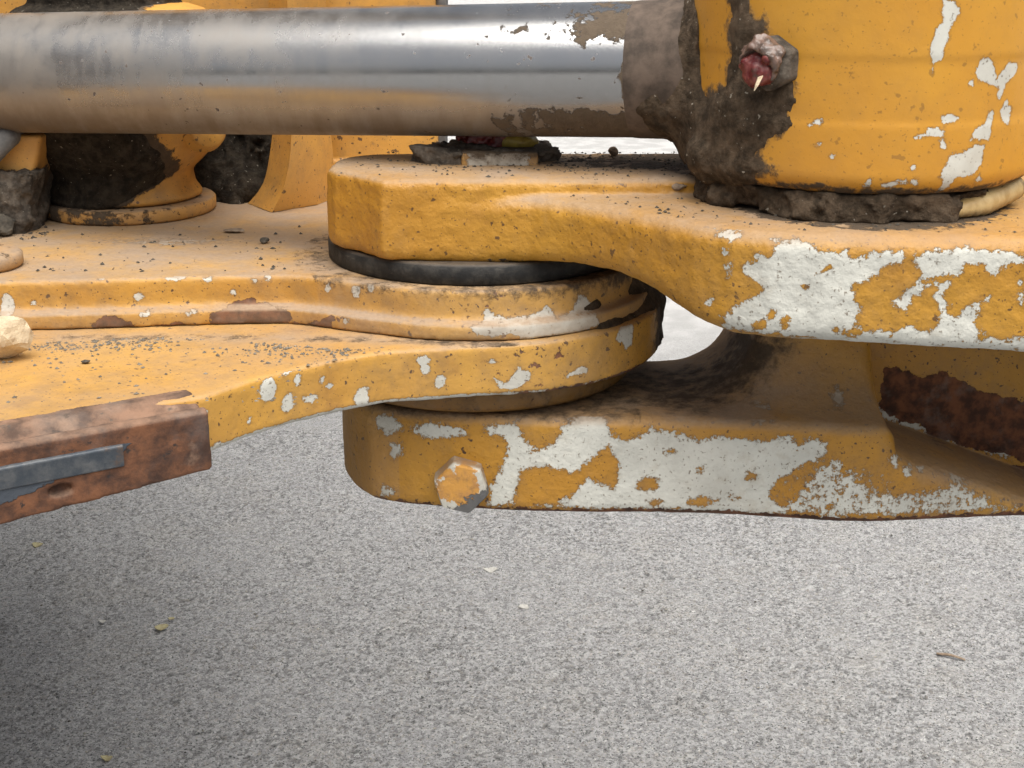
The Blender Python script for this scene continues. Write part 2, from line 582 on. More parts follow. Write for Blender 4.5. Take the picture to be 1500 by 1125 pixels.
M['cream_stone'] = stone_mat("cream_stone", (0.62, 0.52, 0.36), (0.46, 0.36, 0.24))
M['grey_stone'] = stone_mat("grey_stone", (0.20, 0.19, 0.165), (0.36, 0.34, 0.30))
M['grit'] = stone_mat("grit", (0.10, 0.085, 0.065), (0.24, 0.21, 0.17))
M['dark_stone'] = stone_mat("dark_stone", (0.03, 0.026, 0.02), (0.10, 0.085, 0.065))
M['brown_stone'] = stone_mat("brown_stone", (0.18, 0.13, 0.09), (0.30, 0.23, 0.165))
M['leaf'] = stone_mat("dry_leaf", (0.40, 0.365, 0.21), (0.28, 0.235, 0.13), 0.001, 260)
M['hose'] = stone_mat("grey_rubber", (0.10, 0.10, 0.10), (0.17, 0.165, 0.16), 0.0006)
M['pale_chip'] = stone_mat("pale_chip", (0.46, 0.45, 0.42), (0.34, 0.33, 0.30), 0.002, 300)

def asphalt_mat():
    t = NT("worn_grey_asphalt")
    tone = t.attr("tone")
    big = t.noise(1.6, 4, 0.55)
    mid = t.noise(9, 5, 0.6, off=2)
    fine = t.noise(420, 5, 0.65, off=4)
    c = t.mix(t.step(tone, 0.05, 0.95), (0.215, 0.216, 0.22), (0.365, 0.366, 0.368))
    c = t.mix(t.math('MULTIPLY', t.step(big, 0.40, 0.62), 0.35), c, (0.335, 0.335, 0.34))
    c = t.mix(t.math('MULTIPLY', t.step(mid, 0.52, 0.66), 0.30), c, (0.33, 0.318, 0.295))
    cell = t.node("ShaderNodeSeparateColor")
    t.t.links.new(t.voro(260, out="Color"), cell.inputs[0])
    c = t.mix(t.math('MULTIPLY', t.step(cell.outputs[0], 0.55, 0.95), 0.55), c, (0.47, 0.472, 0.475))
    c = t.mix(t.math('MULTIPLY', t.step(cell.outputs[1], 0.74, 0.94), 0.58), c, (0.095, 0.095, 0.097))
    c = t.mix(t.math('MULTIPLY', t.step(cell.outputs[2], 0.80, 0.98), 0.35), c, (0.39, 0.35, 0.30))
    c = t.mix(t.math('MULTIPLY', t.step(fine, 0.55, 0.66), 0.7), c, (0.52, 0.515, 0.50))
    c = t.mix(t.math('MULTIPLY', t.step(fine, 0.44, 0.34), 0.7), c, (0.06, 0.058, 0.055))
    c = t.mix(t.math('MULTIPLY', t.step(t.noise(360, 2, 0.5, off=7), 0.60, 0.65), 0.9), c, (0.032, 0.039, 0.038))
    c = t.mix(t.math('MULTIPLY', t.step(t.noise(260, 2, 0.5, off=11), 0.66, 0.71), 0.8), c, (0.62, 0.61, 0.59))
    c = t.mix(t.math('MULTIPLY', t.step(t.noise(4.5, 5, 0.6, off=5), 0.60, 0.72), 0.35), c, (0.42, 0.41, 0.385))
    c = t.mix(t.math('MULTIPLY', t.attr("low"), 0.65), c, (0.04, 0.038, 0.036))
    c = t.mix(t.attr('pale'), c, t.mix(t.step(mid, 0.4, 0.6), (0.50, 0.497, 0.49), (0.40, 0.398, 0.392)))   # far ground painted lighter for the sunlit glare beyond the machine
    return t.out(c, 0.88, t.bump(t.math('ADD', fine, t.math('MULTIPLY', t.noise(170, 3, 0.5), 0.6)), 0.0034, 1.0), spec=0.35)
M['asphalt'] = asphalt_mat()
#@@ENDHEAD

# ------------------------------------------------------------------ THE GROUND
def spaced(lo, hi, step, far, grow=1.28):
    a = list(np.arange(lo, hi + step / 2, step))
    s, x = step, hi
    while x < far:
        s *= grow; x += s; a.append(x)
    s, x = step, lo
    pre = []
    while x > -far:
        s *= grow; x -= s; pre.append(x)
    return np.array(pre[::-1] + a)

def build_ground():
    xs = spaced(-1.12, 1.12, 0.0025, 400)
    ys = spaced(1.36, 2.75, 0.0025, 400)
    X, Y = np.meshgrid(xs, ys, indexing='ij')
    X, Y = X.ravel(), Y.ravel()
    def cells(cs, seed):
        i, j = np.floor(X / cs).astype(np.int64), np.floor(Y / cs).astype(np.int64)
        best = np.full(X.shape, 1e9); second = best.copy(); bid = np.zeros(X.shape)
        for a in (-1, 0, 1):
            for b in (-1, 0, 1):
                ii, jj = i + a, j + b
                cx = (ii + _hash(ii, jj, ii * 0, seed)) * cs
                cy = (jj + _hash(ii, jj, ii * 0 + 1, seed)) * cs
                d = (X - cx) ** 2 + (Y - cy) ** 2
                r = _hash(ii, jj, ii * 0 + 2, seed)
                m = d < best
                second = np.where(m, best, np.minimum(second, d))
                bid = np.where(m, r, bid)
                best = np.where(m, d, best)
        return np.sqrt(best) / cs, np.sqrt(second) / cs, bid
    d1, d2, id1 = cells(0.0056, 5)
    e1, e2, id2 = cells(0.014, 9)
    P = np.stack([X, Y, X * 0], -1)
    dense = (np.abs(X) < 1.13) & (Y > 1.35) & (Y < 2.76)
    edge = np.clip((d2 - d1) / 0.5, 0, 1)
    g1, g2 = vnoise(P, 330, 2), vnoise(P, 190, 6)
    soft = fbm(P, 9, 3, 3)
    wear = np.clip((soft - 0.33) * 5, 0.45, 1.0)
    hgt = (0.0009 * edge * id1 + 0.0011 * id1 + 0.0014 * (g1 - 0.5) + 0.0013 * (g2 - 0.5)) * wear
    big = np.clip((e2 - e1) / 0.4, 0, 1)
    hgt += np.where(id2 > 0.86, 0.0012 * np.sqrt(big), 0)
    hgt += (fbm(P, 6, 3, 8) - 0.5) * 0.004
    hgt = np.where(dense, hgt, 0.0)
    pit = np.clip((0.40 - (0.5 * id1 + 0.5 * g2)) * 4.5, 0, 1) * (0.5 + 0.5 * (1 - edge))
    low = np.where(dense, pit * wear, 0.1)
    tone = 0.60 * id1 + 0.40 * g1
    tone = np.where(id2 > 0.90, tone + 0.35 * (id1 > 0.4), tone)
    tone = np.where(dense, tone, 0.6)
    nx, ny = len(xs), len(ys)
    idx = np.arange(nx * ny).reshape(nx, ny)
    F = np.stack([idx[:-1, :-1], idx[1:, :-1], idx[1:, 1:], idx[:-1, 1:]], -1).reshape(-1, 4)
    V = np.stack([X, Y, hgt - H], -1)
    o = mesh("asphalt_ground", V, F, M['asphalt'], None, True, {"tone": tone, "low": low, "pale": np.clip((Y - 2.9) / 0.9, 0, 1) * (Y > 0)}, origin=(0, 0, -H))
    tag(o, kind='structure')
build_ground()

# ------------------------------------------------------------------ key dimensions (camera height is z = 0)
AX, AY = -0.022, 0.8425                  # hinge axis
Z_BOSS, Z_LEDGE = -0.127, -0.1355         # upper arm: boss top and ledge top
Z_RING1, Z_RING0 = -0.1735, -0.186       # black spacer ring
Z_FL1, Z_FL0 = -0.2137, -0.2435          # lower flange plate of the rear frame
Z_LA1, Z_LA0 = -0.2630, -0.323           # lower arm

# ------------------------------------------------------------------ FRONT FRAME (right): the two hinge arms
front = thing("front_frame", "yellow cast hitch fork on the right, its two arms patched with bare white primer",
              "machine frame", (0.20, 0.80, Z_LA0))

# plan curve of the upper arm's front face
fc = [atz(478, 245, Z_BOSS), atz(490, 250, Z_BOSS), atz(515, 254, Z_BOSS), atz(538, 259, Z_BOSS), atz(558, 264, Z_BOSS)]
fx = [(-0.072, .7640), (-0.045, .7585), (-0.018, .7570), (0.010, .750), (0.030, .737), (0.052, .7165), (0.072, .6950), (0.092, .6720),
      (0.108, .6590), (0.125, .6510), (0.150, .6450), (0.20, .6420), (0.30, .6410), (0.45, .6410)]
UFX = np.array([p[0] for p in fx]); UFY = np.array([p[1] for p in fx])

def upper_face(pts):
    return np.array([on_curve(u, v, UFX, UFY)[[0, 2]] for u, v in pts])

def c3(*pts): return [(950 + x / 2.678, y / 2.678) for x, y in pts]
def c4(*pts): return [(x / 2.556, 350 + y / 2.556) for x, y in pts]
def c5(*pts): return [(450 + x / 2.556, 350 + y / 2.556) for x, y in pts]
def c6(*pts): return [(950 + x / 2.556, 350 + y / 2.556) for x, y in pts]

def patches(V, polys, unit=0.006, ax=(0, 2), base=-1.0):
    """+ inside any polygon, - outside, in units of `unit` metres"""
    d = np.full(len(V), 1e9, np.float32)
    for p in polys:
        d = np.minimum(d, poly_sdf(p, V[:, ax[0]], V[:, ax[1]]))
    return np.clip(-d / unit, base, 1.0)

def spots_poly(cx, cy, rx, ry, n=9, seed=0):
    rs = np.random.RandomState(seed + int(cx * 7 + cy * 13))
    return [(cx + rx * (0.7 + 0.5 * rs.rand()) * math.cos(2 * PI * k / n), cy + ry * (0.7 + 0.5 * rs.rand()) * math.sin(2 * PI * k / n)) for k in range(n)]

UP_PEEL = [
    c6((470, 5), (560, 10), (640, 40), (745, 50), (740, 70), (800, 68), (900, 45), (960, 50), (955, 105), (930, 80), (870, 115), (830, 150), (765, 165),
       (770, 230), (795, 270), (780, 320), (800, 340), (740, 365), (860, 340), (905, 345), (910, 370), (950, 330), (1000, 320), (1020, 345), (1060, 345),
       (1100, 310), (1200, 390), (1260, 420), (1310, 400), (1370, 400), (1370, 425), (1200, 420), (900, 395), (700, 385), (520, 365), (290, 340),
       (280, 290), (330, 250), (400, 210), (440, 190), (400, 150), (355, 130), (350, 100), (420, 70), (480, 50)),
    c6((1060, 345), (1100, 290), (1080, 230), (1075, 170), (1040, 180), (1030, 200), (980, 210), (970, 270), (930, 260), (920, 230), (985, 180),
       (1030, 140), (1000, 70), (1060, 45), (1140, 40), (1240, 40), (1340, 50), (1400, 60), (1400, 90), (1310, 100), (1295, 135), (1255, 95),
       (1180, 95), (1150, 140), (1110, 190), (1100, 240), (1130, 250), (1120, 280), (1160, 290), (1190, 260), (1280, 210), (1240, 260), (1220, 310),
       (1240, 350), (1210, 395), (1100, 385)),
    spots_poly(1070, 346, 22, 5, seed=1), spots_poly(1068, 395, 5, 12, seed=2), spots_poly(1037, 443, 8, 5, seed=3),
    spots_poly(1495, 432, 6, 16, seed=4), spots_poly(1060, 372, 6, 5, seed=5), spots_poly(1112, 374, 5, 4, seed=6),
]
UP_HOLES = [c6((620, 135), (695, 85), (690, 110)), spots_poly(1182, 421, 6, 6, seed=7), spots_poly(1112, 475, 12, 9, seed=8),
            spots_poly(1130, 462, 8, 8, seed=9), spots_poly(1150, 472, 8, 12, seed=10), spots_poly(1250, 488, 14, 7, seed=11),
            c6((1030, 150), (1130, 130), (1180, 140), (1110, 165), (1030, 165)), spots_poly(1225, 484, 6, 5, seed=12)]

def up_attr(V, N):
    facing = np.clip((-N[:, 1] - 0.15) * 4, 0, 1)
    p = patches(V, [upper_face(q) for q in UP_PEEL], 0.0058)
    hl = patches(V, [upper_face(q) for q in UP_HOLES], 0.004)
    p = np.minimum(p, -hl)
    p = np.where(facing > 0.3, p, -1.0)
    # a worn lower edge towards the right
    e = np.clip((V[:, 0] - 0.10) / 0.05, 0, 1) * np.clip((-0.178 - V[:, 2]) / 0.010, 0, 1)
    p = np.maximum(p, -1 + 1.3 * e)
    dirt = np.clip((N[:, 2] - 0.35) * 2.2, 0, 1) * (0.55 + 0.75 * fbm(V, 30, 3, 4))
    dirt *= np.interp(V[:, 0], [-0.12, 0.12, 0.17, 0.26], [0.95, 1.0, 0.75, 0.45])
    # darker crumbs-and-oil film close to the pin cap and under the barrel
    dx, dy = V[:, 0] - 0.0, V[:, 1] - 0.825
    near = np.exp(-((dx / 0.055) ** 2 + (dy / 0.032) ** 2))
    under = np.exp(-(((V[:, 0] - 0.19) / 0.085) ** 2 + ((V[:, 1] - 0.766) / 0.108) ** 2) ** 4)
    back = np.clip((V[:, 0] - 0.02) / 0.06, 0, 1) * np.clip((V[:, 1] - 0.765) / 0.04, 0, 1) * (V[:, 0] < 0.14)
    mud = np.where(N[:, 2] > 0.5, -1 + 1.0 * near + 1.9 * under + 1.2 * back, -1.0)
    # scuffed edge under the boss
    sc = np.exp(-((V[:, 0] - 0.0) / 0.03) ** 2) * np.clip((-0.166 - V[:, 2]) / 0.006, 0, 1)
    mud = np.maximum(mud, np.where(facing > 0.5, -1 + 0.95 * sc, -1))
    return {"peel": p, "dirt": dirt, "mud": mud, "rust": np.full(len(V), -1.0)}

def build_upper_arm():
    g = Grid((-0.125, 0.625, -0.212), (0.44, 0.90, -0.115), 0.0016)
    left = [tuple(q[:2]) for q in fc]
    end = [tuple(atz(u, v, Z_BOSS)[:2]) for u, v in ((560, 224), (510, 228), (490, 234))]
    plan = [(0.45, 0.885), (0.16, 0.875), (0.10, 0.862)] + end + left + [tuple(q) for q in fx]
    bossplan = [(0.45, 0.885), (0.16, 0.875), (0.10, 0.862)] + end + left + [(-0.045, .7585), (-0.018, .7580), (0.03, .7580), (0.08, .7600), (0.12, .764), (0.2, .772), (0.45, .78)]
    bottom = [(478, 352), (515, 366), (558, 378), (640, 385), (720, 388), (800, 388), (850, 392), (900, 402), (935, 415), (965, 432), (1000, 457),
              (1040, 480), (1080, 493), (1120, 499), (1200, 503), (1300, 509), (1400, 515), (1500, 521)]
    bx, bz = [], []
    for u, v in bottom:
        if u <= 558:
            bx.append(atz(u, v, Z_RING1)[0]); bz.append(Z_RING1 + 0.0005)
        else:
            q = on_curve(u, v, UFX, UFY); bx.append(q[0]); bz.append(q[2])
    prof = [(-0.2, bz[0])] + list(zip(bx, bz)) + [(0.46, bz[-1] - 0.004), (0.46, 0.0), (-0.2, 0.0)]
    d_prof = g.front(prof)
    low = smax(extr(g.plan(plan), g.slab(-0.30, Z_LEDGE), 0.010), d_prof, 0.010)
    boss = smax(extr(g.plan(bossplan), g.slab(-0.30, Z_BOSS), 0.005), d_prof, 0.006)
    f = smin(low, boss, 0.0025)
    solid("upper_arm", g, f, M['arm'], front, rough=0.0006, rscale=170, seed=3, attr_fn=up_attr)
build_upper_arm()

# ---- lower arm with the web that joins it to the upper one
LF = [(505, 690), (515, 712), (535, 728), (560, 737), (650, 747), (800, 754), (1000, 756), (1150, 763), (1250, 769), (1350, 766), (1500, 758)]
LFP = [atz(u, v, Z_LA0) for u, v in LF]
LFX = np.array([p[0] for p in LFP] + [0.6]); LFY = np.array([p[1] for p in LFP] + [LFP[-1][1]])
def lower_face(pts):
    return np.array([on_curve(u, v, LFX, LFY)[[0, 2]] for u, v in pts])
def face_at(pts, y):
    return np.array([aty(u, v, y)[[0, 2]] for u, v in pts])

LO_PEEL = [
    c5((670, 705), (790, 695), (800, 740), (830, 760), (830, 800), (900, 780), (930, 770), (960, 700), (1050, 660), (1110, 680), (1140, 740), (1200, 760),
       (1300, 720), (1400, 740)) +
    c6((0, 710), (130, 735), (190, 765), (250, 745), (330, 750), (430, 760), (540, 740), (560, 790), (600, 750), (660, 760), (650, 820), (560, 850),
       (480, 900), (440, 960), (490, 1000), (520, 1030), (100, 1020), (0, 1015)) +
    c5((1400, 1010), (1100, 1010), (760, 985), (700, 1000), (680, 990), (690, 930), (740, 830), (760, 770), (740, 740), (680, 725)),
    c5((395, 705), (460, 690), (590, 715), (595, 735), (480, 740), (400, 725)),
    c5((270, 660), (330, 670), (355, 710), (300, 725), (260, 690)),
    c5((310, 770), (350, 770), (355, 805), (320, 810)),
    c5((280, 930), (325, 935), (320, 955), (280, 955)),
    spots_poly(1312, 676, 8, 6, seed=1), spots_poly(1330, 690, 7, 5, seed=2), spots_poly(1408, 702, 12, 10, seed=3), spots_poly(1350, 690, 6, 4, seed=4),
    spots_poly(1120, 617, 18, 5, seed=5), spots_poly(1246, 610, 8, 8, seed=6),
]
LO_FLECK = [c6((480, 1000), (560, 930), (620, 840), (700, 800), (760, 860), (850, 930), (960, 940), (1060, 930), (1160, 890), (1260, 950), (1360, 990), (1420, 1000),
               (1500, 1020), (1200, 1040), (850, 1050), (480, 1040))]
LO_HOLES = [c5((800, 860), (900, 850), (1000, 870), (1100, 790), (1130, 770), (1170, 830), (1170, 900), (1150, 940), (1050, 900), (1000, 960), (930, 1000),
               (770, 1000), (780, 930)),
            spots_poly(980, 662, 9, 6, seed=1), spots_poly(1100, 698, 12, 6, seed=2), spots_poly(1025, 735, 24, 8, seed=3), spots_poly(950, 710, 18, 14, seed=4),
            spots_poly(1074, 730, 10, 4, seed=5), spots_poly(960, 738, 10, 7, seed=6), spots_poly(1026, 688, 6, 5, seed=7)]
POCKET = [(1291, 512), (1289, 600), (1294, 628), (1312, 640), (1375, 660), (1500, 706), (1640, 760), (1640, 470), (1400, 470), (1296, 470)]
POCKET_RUST = c6((885, 480), (950, 490), (1030, 525), (1100, 500), (1180, 540), (1250, 575), (1330, 590), (1410, 610), (1600, 680), (1600, 900), (1410, 840),
                 (1340, 810), (1250, 800), (1130, 760), (1050, 740), (1040, 700), (960, 690), (900, 660), (870, 640), (875, 540))
RIM_WHITE = c6((880, 650), (960, 690), (1040, 700), (1060, 745), (1140, 765), (1300, 810), (1410, 845), (1410, 880), (1300, 850), (1130, 800), (960, 745), (900, 715))
Y_FLOOR = 0.812

def lo_attr(V, N):
    facing = -N[:, 1] > 0.25
    p = patches(V, [lower_face(q) for q in LO_PEEL], 0.0075)
    p = np.minimum(p, -patches(V, [lower_face(q) for q in LO_HOLES], 0.007))
    floor = (V[:, 1] > Y_FLOOR - 0.020)
    p = np.maximum(p, patches(V, [lower_face(q) for q in LO_FLECK], 0.006) * 0.45 - 0.38)
    p = np.where(facing & ~floor, p, -1.0)
    # flecked zone between the primer and the paint on the right
    fl = np.clip(1 - np.abs(V[:, 0] - 0.185) / 0.11, 0, 1) * np.clip((-0.262 - V[:, 2]) / 0.03, 0, 1)
    p = np.maximum(p, np.where(facing, -1 + 0.92 * fl, -1.0))
    p = np.maximum(p, np.where(facing, patches(V, [face_at(RIM_WHITE, 0.79)], 0.004), -1) * 0.45 - 0.2)
    rust = np.where(floor & (V[:, 0] > 0.2), patches(V, [face_at(POCKET_RUST, Y_FLOOR)], 0.004), -1.0)
    edge = np.clip((Z_LA0 + 0.009 - V[:, 2]) / 0.008, 0, 1) * np.interp(V[:, 0], [-0.1, 0.0, 0.1, 0.3], [0.75, 0.85, 1.0, 1.0])
    rust = np.maximum(rust, -1 + 1.6 * edge)
    band = np.clip((Z_LA0 + 0.020 - V[:, 2]) / 0.020, 0, 1) * np.interp(V[:, 0], [-0.1, 0.05, 0.15], [0.45, 0.55, 0.80])
    rust = np.maximum(rust, -1 + band)
    dirt = np.clip((N[:, 2] - 0.2) * 1.6, 0, 1) * (0.45 + 0.8 * fbm(V, 25, 3, 6))
    dirt = np.maximum(dirt, 0.35 * np.clip((V[:, 0] + 0.03) / -0.06, 0, 1) * (N[:, 0] < -0.3))
    # oily mud where the flange sweeps over the arm and up the web
    q = np.exp(-(((V[:, 0] - 0.105) / 0.050) ** 2 + ((V[:, 1] - 0.80) / 0.055) ** 2) ** 2)
    wb = np.exp(-(((V[:, 0] - 0.150) / 0.030) ** 2)) * np.clip((V[:, 2] + 0.262) / 0.03, 0, 1)
    mud = -1 + np.where(N[:, 2] > 0.25, 1.15 * q, 0.25 * q) + 1.0 * wb
    dirt = np.clip(dirt + 0.5 * wb + 0.4 * q, 0, 1)
    rim = np.clip((V[:, 2] - (Z_LA1 - 0.008)) / 0.008, 0, 1) * (V[:, 0] < 0.075)
    mud = np.maximum(mud, -1 + 0.95 * rim)
    return {"peel": p, "dirt": dirt, "mud": mud, "rust": rust}

def build_lower_arm():
    g = Grid((-0.122, 0.705, -0.336), (0.44, 0.925, -0.150), 0.0017)
    plan = [(0.6, 0.90), (0.20, 0.885), (0.13, 0.868), (0.05, 0.866), (0.0, 0.90), (-0.022, 0.925), (-0.06, 0.918), (-0.09, 0.893), (-0.107, 0.855)] + \
           [tuple(p[:2]) for p in LFP] + [(0.6, LFP[-1][1])]
    plan = [plan[0]] + [tuple(q) for q in smooth_poly(plan[1:-1], 5, False)] + [plan[-1]]
    body = extr(g.plan(plan), g.slab(Z_LA0, Z_LA1), 0.007)
    # the bottom edge swells a little to the right
    web = box_sdf(g.x, g.y, g.z, (0.40, 0.850, -0.22), (0.252, 0.066, 0.14), 0.015)
    web = np.maximum(web, np.abs(g.z + 0.24) - 0.0812)
    f = smin(body, web, 0.052)
    rib = box_sdf(g.x, g.y, g.z, (0.40, 0.80, -0.30), (0.30, 0.06, 0.020), 0.008)
    f = smax(f, -g.slab(-0.5, Z_LA0 - 0.001), 0.006) if False else f
    pk = np.maximum(g.front(face_at(POCKET, 0.775)), g.y - Y_FLOOR)
    f = smax(f, -(pk - 0.002), 0.012)
    solid("lower_arm", g, f, M['lower'], front, rough=0.00045, rscale=150, seed=8, attr_fn=lo_attr)
build_lower_arm()

def build_bolt():
    c = aty(677, 702, 0.752)
    r = 0.0166
    rings = []
    rot = R_(-14)
    for y, k in ((0.756, 1.0), (0.7405, 1.0), (0.7375, 0.985), (0.7358, 0.93), (0.7355, 0.5), (0.7355, 0.02)):
        ring = []
        for i in range(48):
            a = 2 * PI * i / 48
            s = (a - rot) % (PI / 3) - PI / 6
            hexr = r * math.cos(PI / 6) / math.cos(s)
            rad = min(hexr, r * 0.975) if k < 1.0 else hexr
            ring.append((c[0] + rad * k * math.cos(a), y, c[2] + rad * k * math.sin(a)))
        rings.append(ring)
    m = MB().loft(rings)
    V = np.array(m.v)
    dx, dz = V[:, 0] - c[0], V[:, 2] - c[2]
    rr = np.hypot(dx, dz) / r
    low = (dx * 0.55 - dz * 0.83) / r
    bare = np.clip((low - 0.42) * 2.2, -1, 1)
    peel = np.maximum(np.clip((rr - 0.74) * 4, -1, 1) * 0.8 + np.clip(low - 0.1, -0.5, 0.4), -0.42)
    dirt = np.where(V[:, 1] > 0.739, np.clip(dz / r * 1.4 + 0.25, 0, 1), 0)
    o = m.build("bolt", M['bolt'], front, True, {"peel": peel, "bare": bare, "dirt": dirt})
    o['label'] = "hex bolt head with chipped yellow paint and bare steel rim"
    o.data.polygons.foreach_set("use_smooth", [False] * len(o.data.polygons))
    # washer-like dirt collar cast into the arm
build_bolt()

# frame body to the right of the picture, carrying both arms
b = MB().loft([[(0.43, 0.645, -0.325), (0.60, 0.64, -0.325), (0.60, 0.92, -0.325), (0.43, 0.90, -0.325)],
               [(0.43, 0.645, -0.118), (0.60, 0.64, -0.118), (0.60, 0.92, -0.118), (0.43, 0.90, -0.118)]]).build("frame_body", M['plate'], front)
bevel(b, 0.008, 3)

# ------------------------------------------------------------------ REAR FRAME (left): stacked hinge plates with hub
rear = thing("rear_frame", "yellow rear frame on the left with stacked hinge plates and a rusty edge bar",
             "machine frame", (-0.30, 0.85, Z_FL0))

HUB_PEEL = c5((620, 320), (660, 300), (665, 245), (700, 290), (780, 300), (860, 290), (900, 260), (940, 310), (1010, 290), (1020, 245), (1050, 260),
              (1080, 300), (1100, 350), (1000, 375), (870, 395), (790, 380), (800, 345), (720, 350), (620, 345))
UPL = [(0, 413), (130, 410), (300, 405), (420, 403), (520, 406)]
UPLP = [atz(u, v, Z_RING0) for u, v in UPL]

def plate_front(pts, y):
    return face_at(pts, y)

PL_RUST = [c4((760, 360), (765, 310), (820, 290), (890, 262), (1000, 285), (1060, 295), (1080, 330), (1050, 365), (980, 370), (830, 355)),
           c4((1080, 340), (1130, 350), (1240, 300), (1285, 305), (1240, 330), (1235, 375), (1080, 365)),
           c4((320, 330), (400, 295), (450, 320), (520, 360), (440, 365), (360, 380)),
           c4((120, 375), (250, 350), (300, 360), (290, 390), (120, 415)),
           c4((520, 360), (640, 335), (670, 345), (640, 365), (560, 375))]
PL_PEEL = [c4((0, 215), (35, 230), (45, 300), (20, 340), (0, 340))] + [spots_poly(x / 2.556, 350 + y / 2.556, rx, ry, seed=i) for i, (x, y, rx, ry) in enumerate(
    [(625, 160, 16, 8), (750, 180, 7, 5), (800, 145, 7, 4), (985, 165, 8, 9), (1000, 150, 12, 3), (930, 190, 4, 6), (1215, 205, 5, 5), (1330, 205, 7, 9), (1388, 178, 5, 8),
     (500, 235, 8, 6), (110, 250, 5, 4), (360, 160, 8, 3), (575, 350, 12, 4), (705, 292, 6, 3), (535, 292, 10, 3), (850, 230, 4, 4), (1300, 305, 6, 4), (690, 300, 4, 3), (390, 355, 4, 5)])]
FL_PEEL = [c5((1200, 405), (1245, 420), (1245, 490), (1215, 500), (1200, 460), (1165, 455)),
           c5((700, 530), (740, 555), (770, 530), (790, 490), (830, 520), (830, 550), (780, 575), (720, 575)),
           c5((980, 550), (1030, 520), (1060, 530), (1050, 550))] + [spots_poly(450 + x / 2.556, 350 + y / 2.556, rx, ry, seed=40 + i) for i, (x, y, rx, ry) in enumerate(
    [(215, 555, 11, 14), (500, 530, 8, 9), (430, 445, 12, 6), (445, 480, 6, 11), (105, 495, 5, 4), (80, 470, 4, 5), (680, 468, 9, 3), (630, 620, 14, 4)])] + \
    [spots_poly(x / 2.556, 350 + y / 2.556, rx, ry, seed=70 + i) for i, (x, y, rx, ry) in enumerate(
        [(1005, 560, 10, 16), (1070, 630, 8, 14), (1100, 560, 4, 8), (850, 705, 7, 5), (1145, 640, 10, 6), (945, 660, 4, 5), (1060, 515, 8, 6), (1230, 470, 3, 6), (810, 575, 6, 4)])]

def hub_attr(V, N):
    front_ = -N[:, 1] > 0.2
    r = np.hypot(V[:, 0] - AX, V[:, 1] - AY)
    p = patches(V, [face_at(q, 0.757) for q in PL_PEEL], 0.0035)
    hubp = patches(V, [face_at(HUB_PEEL, 0.742)], 0.004)
    p = np.where(front_, np.maximum(p, hubp), -1.0)
    rust = np.where((-N[:, 1] > -0.2) & (V[:, 1] < 0.80), patches(V, [face_at(q, 0.752) for q in PL_RUST], 0.0035), -1.0)
    rustspk = np.where(front_, -1 + 0.68 * np.clip(1.2 - np.abs(V[:, 0] + 0.02) / 0.10, 0, 1), -1)
    rust = np.maximum(rust, rustspk)
    up = np.clip((N[:, 2] - 0.4) * 2.5, 0, 1)
    dirt = up * (0.62 + 0.75 * fbm(V, 22, 4, 3)) + 0.25 * np.clip(-0.200 - V[:, 2], 0, 0.01) / 0.01
    dirt = dirt + np.where(front_ & (r < 0.115), 0.45 * fbm(V, 40, 4, 31), 0.0) + np.where(front_, 0.25 * fbm(V, 25, 4, 33), 0.0)
    mud = np.full(len(V), -1.0)
    top = np.clip((V[:, 2] + 0.199) / 0.011, 0, 1)
    hub = np.clip((0.118 - r) / 0.005, 0, 1)
    right = np.interp(V[:, 0], [-0.06, 0.0, 0.03, 0.055, 0.075], [0.80, 0.95, 1.02, 1.22, 1.7])
    mud = np.where(hub > 0.5, -1 + right * (0.35 + 0.65 * top), mud)
    # grey scuffs on the top plate
    sc = np.exp(-(((V[:, 0] + 0.225) / 0.07) ** 2 + ((V[:, 1] - 0.872) / 0.020) ** 2))
    p = np.maximum(p, np.where(up > 0.5, -1 + 1.05 * sc, -1))
    return {"peel": p, "dirt": np.clip(dirt, 0, 1.0), "mud": mud, "rust": rust}

def fl_attr(V, N):
    front_ = -N[:, 1] > 0.2
    p = patches(V, [face_at(q, 0.722) for q in FL_PEEL[:11]], 0.0035)
    p = np.maximum(p, patches(V, [face_at(q, 0.670) for q in FL_PEEL[11:]], 0.0035))
    p = np.where(front_, p, -1.0)
    edge = np.clip((Z_FL0 + 0.0042 - V[:, 2]) / 0.003, 0, 1)
    p = np.maximum(p, -1 + 1.5 * edge * np.interp(V[:, 0], [-0.2, -0.05, 0.02, 0.05], [1, 1, 0.75, 0.6]))
    rust = np.where(front_, -1 + 0.78 * np.clip(1.1 - np.abs(V[:, 0] - 0.015) / 0.075, 0, 1), -1)
    rust = np.maximum(rust, -1 + 1.15 * edge * np.clip((V[:, 0] + 0.02) / 0.03, 0, 1))
    up = np.clip((N[:, 2] - 0.4) * 2.5, 0, 1)
    seam = np.exp(-((V[:, 1] - np.interp(V[:, 0], [-0.3, -0.12, -0.06, -0.02], [0.744, 0.742, 0.736, 0.728])) / 0.010) ** 2)
    dirt = up * np.clip(0.26 + 0.55 * fbm(V, 18, 4, 5) + 0.45 * seam, 0, 1) * 0.9
    dirt = dirt + np.where(front_, 0.22 * fbm(V, 30, 3, 9), 0)
    grit = fbm(V, 60, 4, 15)
    mud = np.where(up > 0.5, -1 + 0.95 * seam * (0.5 + 0.8 * grit) + 0.25 * np.exp(-((V[:, 1] - 0.71) / 0.02) ** 2) * (V[:, 0] > -0.20), -1)
    mud = np.maximum(mud, -1 + np.interp(V[:, 0], [0.05, 0.085, 0.092], [0, 0.55, 1.6]))
    return {"peel": p, "dirt": dirt, "mud": mud, "rust": rust}

